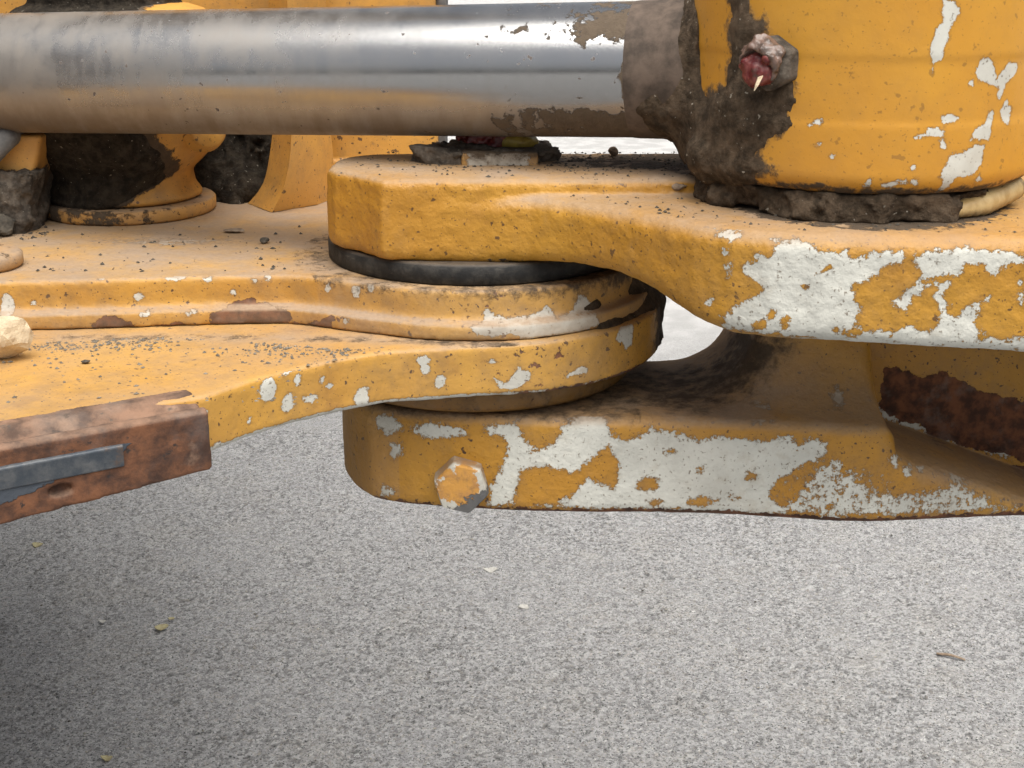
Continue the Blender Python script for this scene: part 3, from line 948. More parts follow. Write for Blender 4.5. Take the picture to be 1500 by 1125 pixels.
def build_rear_plates():
    g = Grid((-0.52, 0.722, -0.2165), (0.098, 1.20, -0.183), 0.0019)
    plan = [(-0.6, 0.758)] + [tuple(q[:2]) for q in UPLP] + [(-0.06, 0.80), (0.0, 0.93), (-0.09, 1.02), (-0.13, 1.3), (-0.6, 1.3)]
    d2 = smin(g.plan(plan), g.cyl(AX, AY, 0.102), 0.03)
    top = extr(d2, g.slab(Z_FL1 - 0.01, Z_RING0), 0.002)
    led = extr(d2 - 0.0070, g.slab(Z_FL1 - 0.01, -0.2040), 0.0016)
    f = smin(top, led, 0.0045)
    f = np.maximum(f, -(g.z - (Z_FL1 + 0.0004)))
    n = (fbm(g.pts()[::1, ::1, :1, :], 60, 3, 5) - 0.5) * 0.0020
    solid("hinge_plate", g, f, M['plate'], rear, rough=0.0005, rscale=110, seed=4, attr_fn=hub_attr)
    g = Grid((-0.52, 0.555, -0.249), (0.108, 1.20, -0.209), 0.0019)
    flp = [atz(u, v, Z_FL1) for u, v in ((0, 622), (150, 602), (303, 580), (360, 560), (430, 541), (500, 526), (560, 516), (640, 509))]
    plan = [(-0.6, 0.52)] + [tuple(q[:2]) for q in flp] + [(-0.02, 0.74), (0.02, 0.94), (-0.09, 1.04), (-0.13, 1.3), (-0.6, 1.3)]
    d2 = smin(g.plan(plan), g.cyl(AX, AY, 0.116), 0.02)
    f = extr(d2, g.slab(Z_FL0, Z_FL1), 0.0022)
    solid("flange_plate", g, f, M['plate'], rear, rough=0.0004, rscale=110, seed=14, attr_fn=fl_attr)
build_rear_plates()

# ------------------------------------------------------------------ rusty bar with its blue-grey strip
def build_bar():
    g = Grid((-0.30, 0.535, -0.285), (-0.125, 0.675, -0.200), 0.0012)
    # end points of the ridge (top front edge) right and left
    Rr = aty(306, 604, 0.6245); Rl = aty(0, 660, 0.573)
    dirv = (Rl - Rr); dirv[2] = 0; L = np.linalg.norm(dirv); dirv /= L
    nrm = np.array([dirv[1], -dirv[0], 0.0])          # pointing towards the camera
    if nrm[1] > 0: nrm = -nrm
    X, Y, Z = g.x, g.y, g.z
    s = (X - Rr[0]) * dirv[0] + (Y - Rr[1]) * dirv[1]
    d = (X - Rr[0]) * nrm[0] + (Y - Rr[1]) * nrm[1]
    zz = Z + 0.0 * s
    drop = (Rl[2] - Rr[2]) / L
    zr = Z - (Rr[2] + drop * s)                       # height above the ridge
    prof = [(0.0, 0.0), (-0.004, 0.0018), (-0.012, -0.0008), (-0.019, 0.0040), (-0.021, 0.0045), (-0.030, 0.0040), (-0.030, -0.0300), (0.0, -0.0295)]
    zr = np.where(zr < 0, zr / (1 + 2.0 * np.clip(s, 0, 1)), zr)
    d2 = poly_sdf(prof, np.broadcast_to(d, tuple(g.n)), np.broadcast_to(zr, tuple(g.n)))
    f = extr(d2, np.maximum(-s, s - 0.5) + zz * 0, 0.0015)
    # half-moon slot
    hc = aty(88, 716, 0.588)
    sh = (hc[0] - Rr[0]) * dirv[0] + (hc[1] - Rr[1]) * dirv[1]
    slot = np.sqrt(((s - sh) / 1.9) ** 2 + (Z - hc[2]) ** 2) - 0.0028
    slot = np.maximum(slot, -d - 0.004)
    f = smax(f, -slot, 0.002)
    def at(V, N):
        sv = (V[:, 0] - Rr[0]) * dirv[0] + (V[:, 1] - Rr[1]) * dirv[1]
        zv = V[:, 2] - (Rr[2] + drop * sv)
        bl = np.clip((zv - np.interp(sv, [0.03, 0.045, 0.098], [-0.002, -0.0130, -0.0255])) / 0.004, -1, 0.9)
        bl = np.where((-N[:, 1] > 0.4) & (zv < -0.0075), bl, -1)
        dirt = np.clip((N[:, 2] - 0.2) * 1.5, 0, 1) * 0.45
        return {"blue": bl, "dirt": dirt}
    o = solid("rusty_bar", g, f, M['rust'], rear, rough=0.0005, rscale=140, seed=2, attr_fn=at)
    o['label'] = "rusty brown steel bar"
    # strip
    mb = MB()
    rings = []
    s0 = 0.043
    for sv, k in ((s0, 1), (s0 + 0.2, 1.0)):
        base = Rr + dirv * sv + np.array([0, 0, drop * sv])
        pts = []
        for dd, zz_ in ((-0.002, -0.0070), (0.0014, -0.0078), (0.0019, -0.0086), (0.0009, -0.0185), (-0.002, -0.0200)):
            pts.append(base + nrm * dd + np.array([0, 0, zz_]))
        rings.append(pts)
    st = mb.loft(rings[::-1]).build("steel_strip", M['strip'], o)
    bevel(st, 0.0008, 2)
build_bar()

# ------------------------------------------------------------------ spacer rings between the plates
def ring_lathe(name, z0, z1, r, rin, mat, label, bev=0.0015):
    t = thing(name, label, "spacer ring", (AX, AY, z0), "spacer rings of the hinge")
    rings = []
    for rr, z in ((rin, z0), (r - bev, z0), (r, z0 + bev), (r, z1 - bev), (r - bev * 0.9, z1 - bev * 0.1), (r - bev * 1.5, z1), (rin, z1), (rin, z0)):
        rings.append([(AX + rr * math.cos(2 * PI * i / 128), AY + rr * math.sin(2 * PI * i / 128), z) for i in range(128)])
    m = MB().loft(rings, True, False)
    V = np.array(m.v)
    d = np.where(V[:, 2] > z1 - bev * 0.5, 1.0, 0.0)
    q = d * 0
    o = m.build("ring_body", mat, t, True, {"dirt": d, "peel": q - 0.7, "rust": q - 0.5, "mud": q - 0.3})
    return t
ring_lathe("spacer_ring", Z_RING0, Z_RING1, 0.0925, 0.045, M['ring'], "flat black spacer ring sandwiched between the upper yellow arm and the hub")
M['spacer'] = paint("shaded_grimy_ring", yellow=(0.20, 0.105, 0.025), cast=0.3, specks=1.0, stain=0.9, grime=0.8, mudsoft=0.4)  # yellow darkened to paint in the deep shade below the hub, plus grime
t2 = ring_lathe("spacer_ring", Z_LA1 + 0.0032, Z_FL0, 0.0985, 0.045, M['spacer'], "grimy yellow spacer ring with painted-in shade, under the hub above the lower arm", 0.003)

# ------------------------------------------------------------------ STEERING CYLINDER: rod and its eye
BX, BY, BR = 0.192, 0.766, 0.094          # eye barrel axis and radius
Z_B0 = -0.1215
RAXZ = -0.067
RR = 0.0381
cyl = thing("steering_cylinder", "polished steel steering rod running into a large yellow barrel eye streaked with mud", "hydraulic cylinder",
            (BX, BY, Z_B0))
rod_a = np.array([BX, BY, RAXZ]); rod_b = np.array([-0.334, 0.914, -0.083])
rdir = (rod_b - rod_a) / np.linalg.norm(rod_b - rod_a)
rs_ = np.cross(rdir, [0, 0, 1]); rs_ /= np.linalg.norm(rs_)
rt_ = np.cross(rs_, rdir)

def build_rod():
    n_s, n_a = 260, 128
    s = np.linspace(0.070, 0.75, n_s)
    a = np.linspace(0, 2 * PI, n_a, endpoint=False)
    Sg, Ag = np.meshgrid(s, a, indexing='ij')
    rad = np.full(Sg.shape, RR)
    V = rod_a + rdir * Sg[..., None] + (rs_ * np.cos(Ag)[..., None] + rt_ * np.sin(Ag)[..., None]) * rad[..., None]
    V = V.reshape(-1, 3)
    idx = np.arange(n_s * n_a).reshape(n_s, n_a)
    F = np.stack([idx[:-1], np.roll(idx, -1, 1)[:-1], np.roll(idx, -1, 1)[1:], idx[1:]], -1).reshape(-1, 4)
    N = vnormals(V, F)
    if ((V - V.mean(0)) * N)[:, 2].sum() < 0:
        F = F[:, ::-1].copy()
    sv, av = Sg.ravel(), Ag.ravel()
    upn = np.sin(av)
    dirt = np.interp(sv, [0.07, 0.24, 0.36, 0.62], [0.10, 0.2, 0.7, 0.95])
    def ss(x, a_, b_):
        t_ = np.clip((x - a_) / (b_ - a_), 0, 1)
        return t_ * t_ * (3 - 2 * t_)
    bot = np.interp(sv, [0.07, 0.15, 0.20, 0.225], [1.5, 1.35, 1.0, 0.0]) * ss(-upn, 0.22, 0.62)
    top = np.interp(sv, [0.07, 0.13, 0.16, 0.195, 0.22], [1.25, 1.1, 0.85, 0.75, 0.0]) * ss(upn, 0.05, 0.6)
    edge_ = np.interp(sv, [0.07, 0.125, 0.131], [1.5, 1.1, 0.0])
    speck = np.interp(sv, [0.1, 0.2, 0.3], [0.60, 0.45, 0.0])
    mud = -1 + np.maximum(np.maximum(bot, top), np.maximum(edge_, speck))
    mesh("rod", V, F, M['chrome'], cyl, True, {"dirt": dirt, "mud": mud, "under": 0.95 * ss(-upn, 0.12, 0.85)})
build_rod()

def rod_coords(P):
    q = P - rod_a
    sv = q @ rdir
    return sv, np.linalg.norm(q - sv[..., None] * rdir, axis=-1)

def barrel_sdf(X, Y, Z):
    r = np.sqrt((X - BX) ** 2 + (Y - BY) ** 2)
    # faint machined bands round the barrel
    prof = BR + 0.0005 * (np.tanh((Z + 0.086) / 0.0008) - np.tanh((Z + 0.0545) / 0.0008)) * -0.6
    top = 2 * RAXZ - Z_B0
    return extr(r - prof, np.abs(Z - RAXZ) - (top - RAXZ), 0.011)

MUD_POLY = c3((320, -60), (400, -60), (400, 0), (390, 60), (470, 90), (440, 150), (400, 180), (405, 270), (440, 340), (550, 320), (560, 390), (520, 440),
              (550, 490), (480, 540), (440, 620), (490, 665), (420, 700), (420, 740), (370, 775), (380, 820), (150, 760), (20, 600), (0, 300), (60, 370), (140, 366), (230, 360),
              (300, 330), (320, 200), (310, 100), (330, 50))
NECK_POLY = [(930, -40), (1004, -40), (1003, 140), (1060, 150), (1060, 300), (985, 260), (985, 205), (930, 205)]

BAR_PEEL = [c3((1155, 0), (1205, 0), (1222, 50), (1180, 140), (1150, 230), (1115, 280), (1105, 200), (1130, 110), (1160, 60)),
            c3((1285, 290), (1300, 235), (1335, 220), (1365, 260), (1370, 310), (1420, 240), (1450, 250), (1445, 290), (1400, 330), (1385, 395), (1365, 380), (1380, 340), (1300, 320)),
            c3((1380, 430), (1410, 395), (1425, 430), (1410, 490), (1395, 480)), c3((1320, 480), (1335, 440), (1360, 435), (1350, 490), (1335, 550), (1300, 540), (1262, 550), (1280, 510)),
            c3((1150, 460), (1180, 445), (1220, 465), (1160, 490)), c3((1050, 540), (1110, 500), (1160, 510), (1165, 580), (1145, 570), (1140, 540), (1090, 535)),
            c3((1130, 700), (1175, 640), (1180, 610), (1260, 590), (1280, 565), (1320, 570), (1300, 640), (1280, 690), (1220, 690), (1190, 720), (1150, 765), (1165, 700)),
            c3((630, 490), (660, 470), (685, 465), (675, 495)), c3((835, 730), (870, 705), (870, 725), (840, 748)), c3((910, 720), (1000, 710), (1050, 700), (1055, 728), (1000, 720), (920, 735)),
            spots_poly(1195, 212, 8, 3, seed=1), spots_poly(1218, 228, 5, 3, seed=2), spots_poly(1424, 123, 4, 5, seed=3), spots_poly(1337, 247, 4, 4, seed=4), spots_poly(1434, 262, 4, 8, seed=5)]

def barrel_face(pts):
    """pixel outline carried onto the barrel's cylinder, as (angle * radius, z)"""
    out = []
    for u, v in pts:
        q = ray(u, v)
        A = q[0] ** 2 + q[1] ** 2; Bq = -2 * (q[0] * BX + q[1] * BY); C = BX ** 2 + BY ** 2 - BR ** 2
        D = Bq * Bq - 4 * A * C
        t = (-Bq - math.sqrt(D)) / (2 * A) if D > 0 else -Bq / (2 * A)
        p = q * t
        out.append((math.atan2(p[0] - BX, BY - p[1]) * BR, p[2]))
    return out

def unroll(V):
    return np.stack([np.arctan2(V[..., 0] - BX, BY - V[..., 1]) * BR, V[..., 1] * 0, V[..., 2]], -1)

def barrel_attr(V, N):
    U = unroll(V)
    p = patches(U, [barrel_face(q) for q in BAR_PEEL], 0.0035)
    mud = patches(U, [barrel_face(MUD_POLY)], 0.013)
    bot = np.clip((Z_B0 + 0.009 - V[:, 2]) / 0.006, 0, 1)
    mud = np.maximum(mud, -1 + 1.15 * bot)
    mud = np.maximum(mud, patches(U, [barrel_face(spots_poly(1197, 273, 14, 5, seed=3))], 0.003))
    return {"peel": p, "mud": mud, "rust": np.full(len(V), -1.0), "dirt": np.full(len(V), 0.04)}

def build_eye():
    g = Grid((BX - 0.105, BY - 0.105, Z_B0 - 0.005), (BX + 0.105, BY + 0.105, 2 * RAXZ - Z_B0 + 0.005), 0.0016)
    solid("rod_eye", g, barrel_sdf(g.x, g.y, g.z), M['barrel'], cyl, rough=0.0002, rscale=70, seed=6, attr_fn=barrel_attr)
    # neck collar where the rod is welded to the eye
    rings = []
    for s, r in ((0.074, 0.0405), (0.104, 0.0405), (0.107, 0.0388), (0.122, 0.0386), (0.1255, 0.0383), (0.127, 0.0376)):
        rings.append([rod_a + rdir * s + (rs_ * math.cos(2 * PI * i / 96) + rt_ * math.sin(2 * PI * i / 96)) * r for i in range(96)])
    m = MB().loft(rings, True, False)
    m.build("collar", M['rustcol'], cyl, True)
M['rustcol'] = stone_mat("muddy_collar", (0.050, 0.037, 0.028), (0.125, 0.092, 0.070), 0.0006, 70)
build_eye()

def build_mud():
    # caked on the neck and on the left flank of the barrel
    g = Grid((0.020, 0.655, -0.138), (0.215, 0.80, -0.010), 0.0015)
    P = g.pts()
    U = unroll(P)
    base = barrel_sdf(g.x, g.y, g.z)
    sv, rd = rod_coords(P)
    rodd = np.maximum(rd - RR + np.clip(sv - 0.108, 0, 1) * 0.16, np.maximum(0.06 - sv, sv - 0.148))
    base2 = smin(base, rodd, 0.022)
    n = fbm(P, 38, 5, 21, 0.6)
    n2 = fbm(P, 120, 3, 31)
    mk = -poly_sdf(barrel_face(MUD_POLY), U[..., 0], U[..., 2])
    # neck part: below and behind the rod, weaker on the front of the rod
    below = np.clip((RAXZ - 0.006 - P[..., 2]) / 0.02, -0.6, 1)
    nk = np.clip((0.0985 - sv) / 0.005, -1, 1) * 0.005 + np.clip((RAXZ - 0.012 - P[..., 2]) / 0.010, -1, 0.6) * 0.0085 + np.clip((0.120 - sv) / 0.008, -1, 0) * 0.010
    nk = np.where(P[..., 0] < BX - 0.0935, nk, -0.01)
    th = np.maximum(mk, nk)
    th = np.clip(th / 0.010, -1, 1) * 0.0030 + (n - 0.5) * 0.0065 + (n2 - 0.5) * 0.0022
    # heap hanging in the corner under the neck
    blob = np.sqrt(((P[..., 0] - 0.113) / 1.2) ** 2 + ((P[..., 1] - 0.742) / 1.3) ** 2 + ((P[..., 2] + 0.110) / 1.0) ** 2) - 0.0150
    f = np.minimum(base2 - th, blob - (n - 0.5) * 0.012)
    f = np.maximum(f, -(base + 0.0012))
    o = solid("caked_mud", g, f, M['mud'], cyl, seed=5)
    o['kind'] = 'stuff'
    # the crust squeezed out under the barrel
    g = Grid((BX - 0.105, BY - 0.105, -0.1365), (BX + 0.108, BY + 0.105, -0.112), 0.0014)
    P = g.pts()
    n = fbm(P, 45, 5, 41, 0.6)
    r = np.sqrt((P[..., 0] - BX) ** 2 + (P[..., 1] - BY) ** 2)
    ang = np.arctan2(P[..., 0] - BX, BY - P[..., 1])
    n3 = fbm(P, 130, 3, 51)
    f = extr(r - 0.087 - (n - 0.5) * 0.026 - (n3 - 0.5) * 0.007 + 0.003 * (ang > 0.4), np.abs(P[..., 2] + 0.1285) - 0.0062 - (n - 0.5) * 0.012 - (n3 - 0.5) * 0.003, 0.001)
    f = np.maximum(f, 0.060 - r)
    o = solid("mud_crust", g, f, M['mud'], cyl, seed=7)
    o['kind'] = 'stuff'
build_mud()

def barrel_point(u, v):
    a, z = barrel_face([(u, v)])[0]
    th = a / BR
    n = np.array([math.sin(th), -math.cos(th), 0.0])
    return np.array([BX, BY, 0]) + n * BR + np.array([0, 0, z]), n

def blob(name, g, f, mat, parent, seed=1, rough=0.0, rscale=200, origin=None):
    return solid(name, g, f, mat, parent, rough=rough, rscale=rscale, seed=seed, origin=origin)

def build_grease_fitting():
    c, n = barrel_point(1136, 92)
    tx = np.array([-n[1], n[0], 0.0])
    rings = []
    for k, (h, r) in enumerate(((-0.003, 0.0138), (0.006, 0.0138), (0.0085, 0.0125), (0.0105, 0.009))):
        rings.append([c + n * h + (tx * math.cos(2 * PI * i / 6 + 0.5) + np.array([0, 0, 1]) * math.sin(2 * PI * i / 6 + 0.5)) * r for i in range(6)])
    fit = MB().loft(rings).build("grease_fitting", M['grey_mud'], cyl)
    bevel(fit, 0.0012, 2)
    cen = c + n * 0.012
    g = Grid(cen - 0.026, cen + 0.026, 0.0008)
    P = g.pts() - cen
    a, h, z = P @ tx, P @ n, P[..., 2]
    nn = fbm(g.pts(), 160, 4, 3) - 0.5
    skin = np.sqrt((a / 1.0) ** 2 + (h / 0.7) ** 2 + ((z - 0.002) / 0.95) ** 2) - 0.0112 - nn * 0.011
    hollow = np.sqrt((a + 0.001) ** 2 + ((h - 0.009) / 0.9) ** 2 + ((z + 0.002) / 0.95) ** 2) - 0.0105 - nn * 0.008
    f = smax(skin, -hollow, 0.001)
    f = np.maximum(f, -h - 0.013)
    blob("grease_skin", g, f, M['pale_grease'], fit)
    lump = np.sqrt(((a + 0.002) / 1.0) ** 2 + ((h - 0.000) / 0.55) ** 2 + ((z + 0.003) / 0.8) ** 2) - 0.0092 - nn * 0.012
    lump = smin(lump, np.sqrt((a - 0.004) ** 2 + (h - 0.003) ** 2 + (z - 0.003) ** 2) - 0.0030, 0.002)
    blob("red_grease", g, lump, M['red_grease'], fit)
    p0, p1 = aty(1114, 112, c[1] - 0.020), aty(1105, 133, c[1] - 0.022)
    dv = (p1 - p0)
    side = np.array([0.0012, 0, 0.0004]); dep = np.array([0, 0.0009, 0])
    MB().loft([[p0 - side - dep, p0 + side - dep, p0 + side + dep, p0 - side + dep],
               [p0 + dv * 0.6 - side * 0.7 - dep, p0 + dv * 0.6 + side * 0.7 - dep, p0 + dv * 0.6 + side * 0.7 + dep, p0 + dv * 0.6 - side * 0.7 + dep],
               [p1 - side * 0.2, p1 + side * 0.2, p1 + side * 0.2 + dep * 0.5, p1 - side * 0.2 + dep * 0.5]]).build("bristle", M['cream_stone'], fit)
build_grease_fitting()

# ------------------------------------------------------------------ hinge pin cap on the upper arm
def build_pin():
    pc = np.array([-0.004, 0.825, Z_BOSS])
    t = thing("hinge_pin", "capped hinge pin under the rod, crusted with dark mud and topped with red grease", "hinge pin", pc)
    q0, q1 = atz(676, 242, Z_BOSS), atz(788, 241, Z_BOSS)
    yf = q0[1] - 0.001
    c = ((q0[0] + q1[0]) / 2, yf + 0.020, Z_BOSS + 0.0034)
    g = Grid((q0[0] - 0.006, yf - 0.006, Z_BOSS - 0.003), (q1[0] + 0.006, yf + 0.05, Z_BOSS + 0.014), 0.0008)
    def at(V, N):
        pe = np.where(-N[:, 1] > 0.4, np.clip((0.018 - np.abs(V[:, 0] - c[0] + 0.001)) / 0.006, -1, 0.8), -1)
        return {"peel": pe, "mud": np.where(N[:, 2] > 0.4, 1.0, -0.30 + np.clip((V[:, 2] - Z_BOSS - 0.002) / 0.008, -0.2, 0.5)), "dirt": np.full(len(V), 0.45), "rust": np.full(len(V), -1.0)}
    solid("cap_plate", g, box_sdf(g.x, g.y, g.z, c, ((q1[0] - q0[0]) / 2, 0.020, 0.0046), 0.0015), M['lower'], t, rough=0.0003, attr_fn=at)
    g = Grid((-0.075, 0.790, Z_BOSS - 0.004), (0.055, 0.885, Z_BOSS + 0.022), 0.0010)
    P = g.pts()
    n = fbm(P, 60, 5, 4, 0.62)
    r = np.sqrt(((P[..., 0] + 0.0155) / 1.12) ** 2 + ((P[..., 1] - 0.838) / 0.72) ** 2)
    f = extr(r - 0.0405 - (n - 0.5) * 0.026, np.abs(P[..., 2] - Z_BOSS) - 0.0078 - (n - 0.5) * 0.012, 0.001)
    hole = box_sdf(g.x, g.y, g.z, (c[0], c[1] - 0.014, Z_BOSS - 0.0022), ((q1[0] - q0[0]) / 2, 0.0125, 0.0085), 0.001)
    f = np.maximum(f, -hole)
    m = solid("mud_crust", g, f, M['grey_mud'], t, seed=2)
    m['kind'] = 'stuff'
    # red grease with a pale, olive lump beside it
    gc = np.array([-0.004, 0.842, Z_BOSS + 0.0125])
    g = Grid(gc - np.array([0.035, 0.02, 0.012]), gc + np.array([0.035, 0.02, 0.014]), 0.0009)
    P = g.pts()
    nn = fbm(P, 150, 4, 9) - 0.5
    f = np.sqrt(((P[..., 0] + 0.0165) / 1.6) ** 2 + ((P[..., 1] - 0.838) / 1.0) ** 2 + ((P[..., 2] - gc[2]) / 0.9) ** 2) - 0.0095 - nn * 0.009
    blob("red_grease", g, f, M['red_grease'], t)
    f = np.sqrt(((P[..., 0] - 0.004) / 1.7) ** 2 + ((P[..., 1] - 0.836) / 1.0) ** 2 + ((P[..., 2] - gc[2] + 0.002) / 0.75) ** 2) - 0.0075 - nn * 0.003
    blob("olive_grease", g, f, M['olive_grease'], t)
build_pin()

# ------------------------------------------------------------------ cream roll of grease squeezed out at the right
def build_cream():
    a, b_ = atz(1388, 322, Z_LEDGE), atz(1480, 300, Z_LEDGE)
    ctr = [a + (0, 0, 0.004), a * 0.6 + b_ * 0.4 + (0, -0.003, 0.006), a * 0.25 + b_ * 0.75 + (0, -0.001, 0.0085), b_ + (0.002, 0.004, 0.010)]
    path = smooth_poly(ctr, 9, False)
    rings = []
    n = len(path)
    for i, p in enumerate(path):
        t = i / (n - 1)
        d = path[min(i + 1, n - 1)] - path[max(i - 1, 0)]
        d /= np.linalg.norm(d)
        s = np.cross(d, [0, 0, 1]); s /= np.linalg.norm(s)
        u_ = np.cross(s, d)
        r = 0.0086 * min(1.0, 0.40 + 1.6 * t, 0.35 + 6 * (1 - t)) * (1 + 0.05 * math.sin(i * 2.9))
        rings.append([p + (s * math.cos(2 * PI * k / 20) + u_ * 0.85 * math.sin(2 * PI * k / 20)) * r for k in range(20)])
    o = MB().loft(rings).build("grease_roll", M['cream_grease'], None, True)
    tag(o, "cream roll of old grease squeezed out under the right side of the yellow barrel", "grease")
build_cream()

# ------------------------------------------------------------------ background on the left: second cylinder eye
def build_back_eye():
    cx, cy = -0.277, 0.981
    t = thing("pivot_eye", "second yellow pivot eye behind the rod on the left, its front packed with dark soil", "pivot eye", (cx, cy, Z_RING0))
    def lathe(prof, n=96):
        return [[(cx + r * math.cos(2 * PI * i / n), cy + r * math.sin(2 * PI * i / n), z) for i in range(n)] for r, z in prof]
    m = MB().loft(lathe([(0.02, Z_RING0 + 0.0003), (0.060, Z_RING0 + 0.0003), (0.0615, Z_RING0 + 0.002), (0.0615, -0.1775), (0.060, -0.176), (0.02, -0.176)]), True, True)
    V = np.array(m.v)
    m.build("base_ring", M['back'], t, True, {"peel": V[:, 0] * 0 - 1, "rust": V[:, 0] * 0 - 1, "dirt": np.where(V[:, 2] > -0.177, 0.9, 0.35), "mud": np.clip(-0.05 - (V[:, 0] - cx) * 5, -0.45, 0.3)})
    prof = smooth_poly([(0.0, -0.1755), (0.049, -0.1755), (0.048, -0.165), (0.0475, -0.156), (0.056, -0.1475), (0.064, -0.137), (0.0685, -0.122), (0.070, -0.100), (0.069, -0.07), (0.062, -0.045), (0.0, -0.035)], 5, False)
    m = MB().loft(lathe([tuple(p) for p in prof]), True, False)
    V = np.array(m.v)
    edge = np.interp(V[:, 2], [-0.176, -0.163, -0.15, -0.137, -0.12], [0.008, 0.027, 0.046, 0.044, 0.036])
    mud = np.clip((edge - (V[:, 0] - cx)) / 0.010, -1, 1)
    m.build("eye_body", M['back'], t, True, {"peel": V[:, 0] * 0 - 1, "rust": V[:, 0] * 0 - 1, "dirt": V[:, 0] * 0 + 0.1, "mud": mud})
    # small round boss on its flank
    a = aty(302, 190, 0.945)
    d = np.array([0.55, -0.82, 0.1]); d /= np.linalg.norm(d)
    s = np.cross(d, [0, 0, 1]); s /= np.linalg.norm(s); u_ = np.cross(s, d)
    rings = [[a + d * h + (s * math.cos(2 * PI * k / 32) + u_ * math.sin(2 * PI * k / 32)) * r for k in range(32)] for h, r in
             ((-0.03, 0.0155), (-0.004, 0.0155), (-0.0035, 0.013), (0.004, 0.013), (0.0055, 0.011), (0.0055, 0.001))]
    m = MB().loft(rings)
    z = np.zeros(len(m.v))
    m.build("side_boss", M['back'], t, True, {"peel": z - 1, "rust": z - 1, "dirt": z + 0.1, "mud": z - 1})
    # soil packed against it
    g = Grid((cx - 0.10, cy - 0.105, -0.180), (cx + 0.075, cy + 0.01, -0.02), 0.0020)
    P = g.pts()
    n = fbm(P, 30, 5, 13, 0.62)
    r = np.sqrt((P[..., 0] - cx) ** 2 + (P[..., 1] - cy) ** 2)
    rr = np.interp(P[..., 2], prof[::-1][::-1][:, 1] if False else np.sort(prof[:, 1]), prof[np.argsort(prof[:, 1]), 0])
    edge = np.interp(P[..., 2], [-0.176, -0.163, -0.15, -0.137, -0.12], [0.004, 0.022, 0.041, 0.039, 0.032])
    th = np.clip((edge - (P[..., 0] - cx)) / 0.012, -1, 1) * 0.005 + (n - 0.5) * 0.014
    solid("packed_soil", g, np.maximum(r - np.maximum(rr, 0.050) - th, P[..., 2] + 0.03), M['soil'], t, seed=3)['kind'] = 'stuff'
build_back_eye()

# ---- bracket at the far left edge with mud and a hose
def build_bracket():
    base = atz(0, 345, Z_RING0)
    t = thing("cylinder_bracket", "yellow bracket at the left edge below the rod, its foot buried in grey mud", "bracket", (-0.37, 0.90, Z_RING0))
    e = [aty(u, v, 0.905) for u, v in ((61, 190), (56, 225), (47, 262), (40, 300), (38, 334))]
    g = Grid((-0.47, 0.895, -0.19), (-0.29, 0.97, -0.1225), 0.0018)
    prof = [(q[0], q[2]) for q in e] + [(e[-1][0], -0.19), (-0.6, -0.19), (-0.6, 0.1), (e[0][0], 0.1)]
    def at(V, N):
        n = fbm(V, 40, 4, 2)
        mud = np.clip((-0.147 - V[:, 2]) / 0.008, -1, 1) * 0.9
        return {"peel": V[:, 0] * 0 - 1, "rust": V[:, 0] * 0 - 0.75, "dirt": V[:, 0] * 0 + 0.25, "mud": mud}
    solid("bracket_plate", g, extr(g.front(prof), np.abs(g.y - 0.933) - 0.028, 0.004), M['back'], t, rough=0.0006, rscale=60, attr_fn=at)
    g = Grid((-0.47, 0.86, -0.19), (-0.30, 0.96, -0.115), 0.0016)
    P = g.pts()
    n = fbm(P, 45, 5, 19, 0.62)
    d = g.front(prof)
    f = np.maximum(smax(d, np.abs(g.y - 0.926) - 0.028, 0.01) - (n - 0.45) * 0.024, P[..., 2] + 0.148 - (n - 0.5) * 0.03)
    o = solid("mud_crust", g, f, M['grey_mud'], t, seed=9)
    o['kind'] = 'stuff'
    a, b_ = aty(-40, 255, 0.893), aty(4, 207, 0.895)
    b2 = aty(26, 190, 0.925)
    path = smooth_poly([a, b_, b2], 6, False)
    rings = []
    for i, p in enumerate(path):
        dd = path[min(i + 1, len(path) - 1)] - path[max(i - 1, 0)]; dd /= np.linalg.norm(dd)
        s = np.cross(dd, [0, 1, 0]); s /= np.linalg.norm(s); u_ = np.cross(s, dd)
        rings.append([p + (s * math.cos(2 * PI * k / 16) + u_ * math.sin(2 * PI * k / 16)) * 0.0075 for k in range(16)])
    MB().loft(rings).build("hose", M['hose'], t, True)
build_bracket()

def build_left_disc():
    c = atz(-54, 404, Z_RING0)
    r = 0.0265
    cy = c[1] + r - 0.004
    t = thing("pivot_washer", "thick round yellow washer at the left edge, lying on the upper plate", "washer", (c[0], cy, Z_RING0))
    pr = [(0.001, Z_RING0 + 0.0003), (r - 0.0015, Z_RING0 + 0.0003), (r, Z_RING0 + 0.002), (r, -0.1785), (r - 0.002, -0.1768), (0.010, -0.1766), (0.001, -0.1766)]
    rings = [[(c[0] + q * math.cos(2 * PI * i / 64), cy + q * math.sin(2 * PI * i / 64), z) for i in range(64)] for q, z in pr]
    m = MB().loft(rings)
    V = np.array(m.v)
    m.build("washer_body", M['back'], t, True, {"peel": V[:, 0] * 0 - 0.45, "rust": V[:, 0] * 0 - 0.6, "dirt": np.where(V[:, 2] > -0.1786, 1.0, 0.5), "mud": V[:, 0] * 0 - 0.28})
build_left_disc()

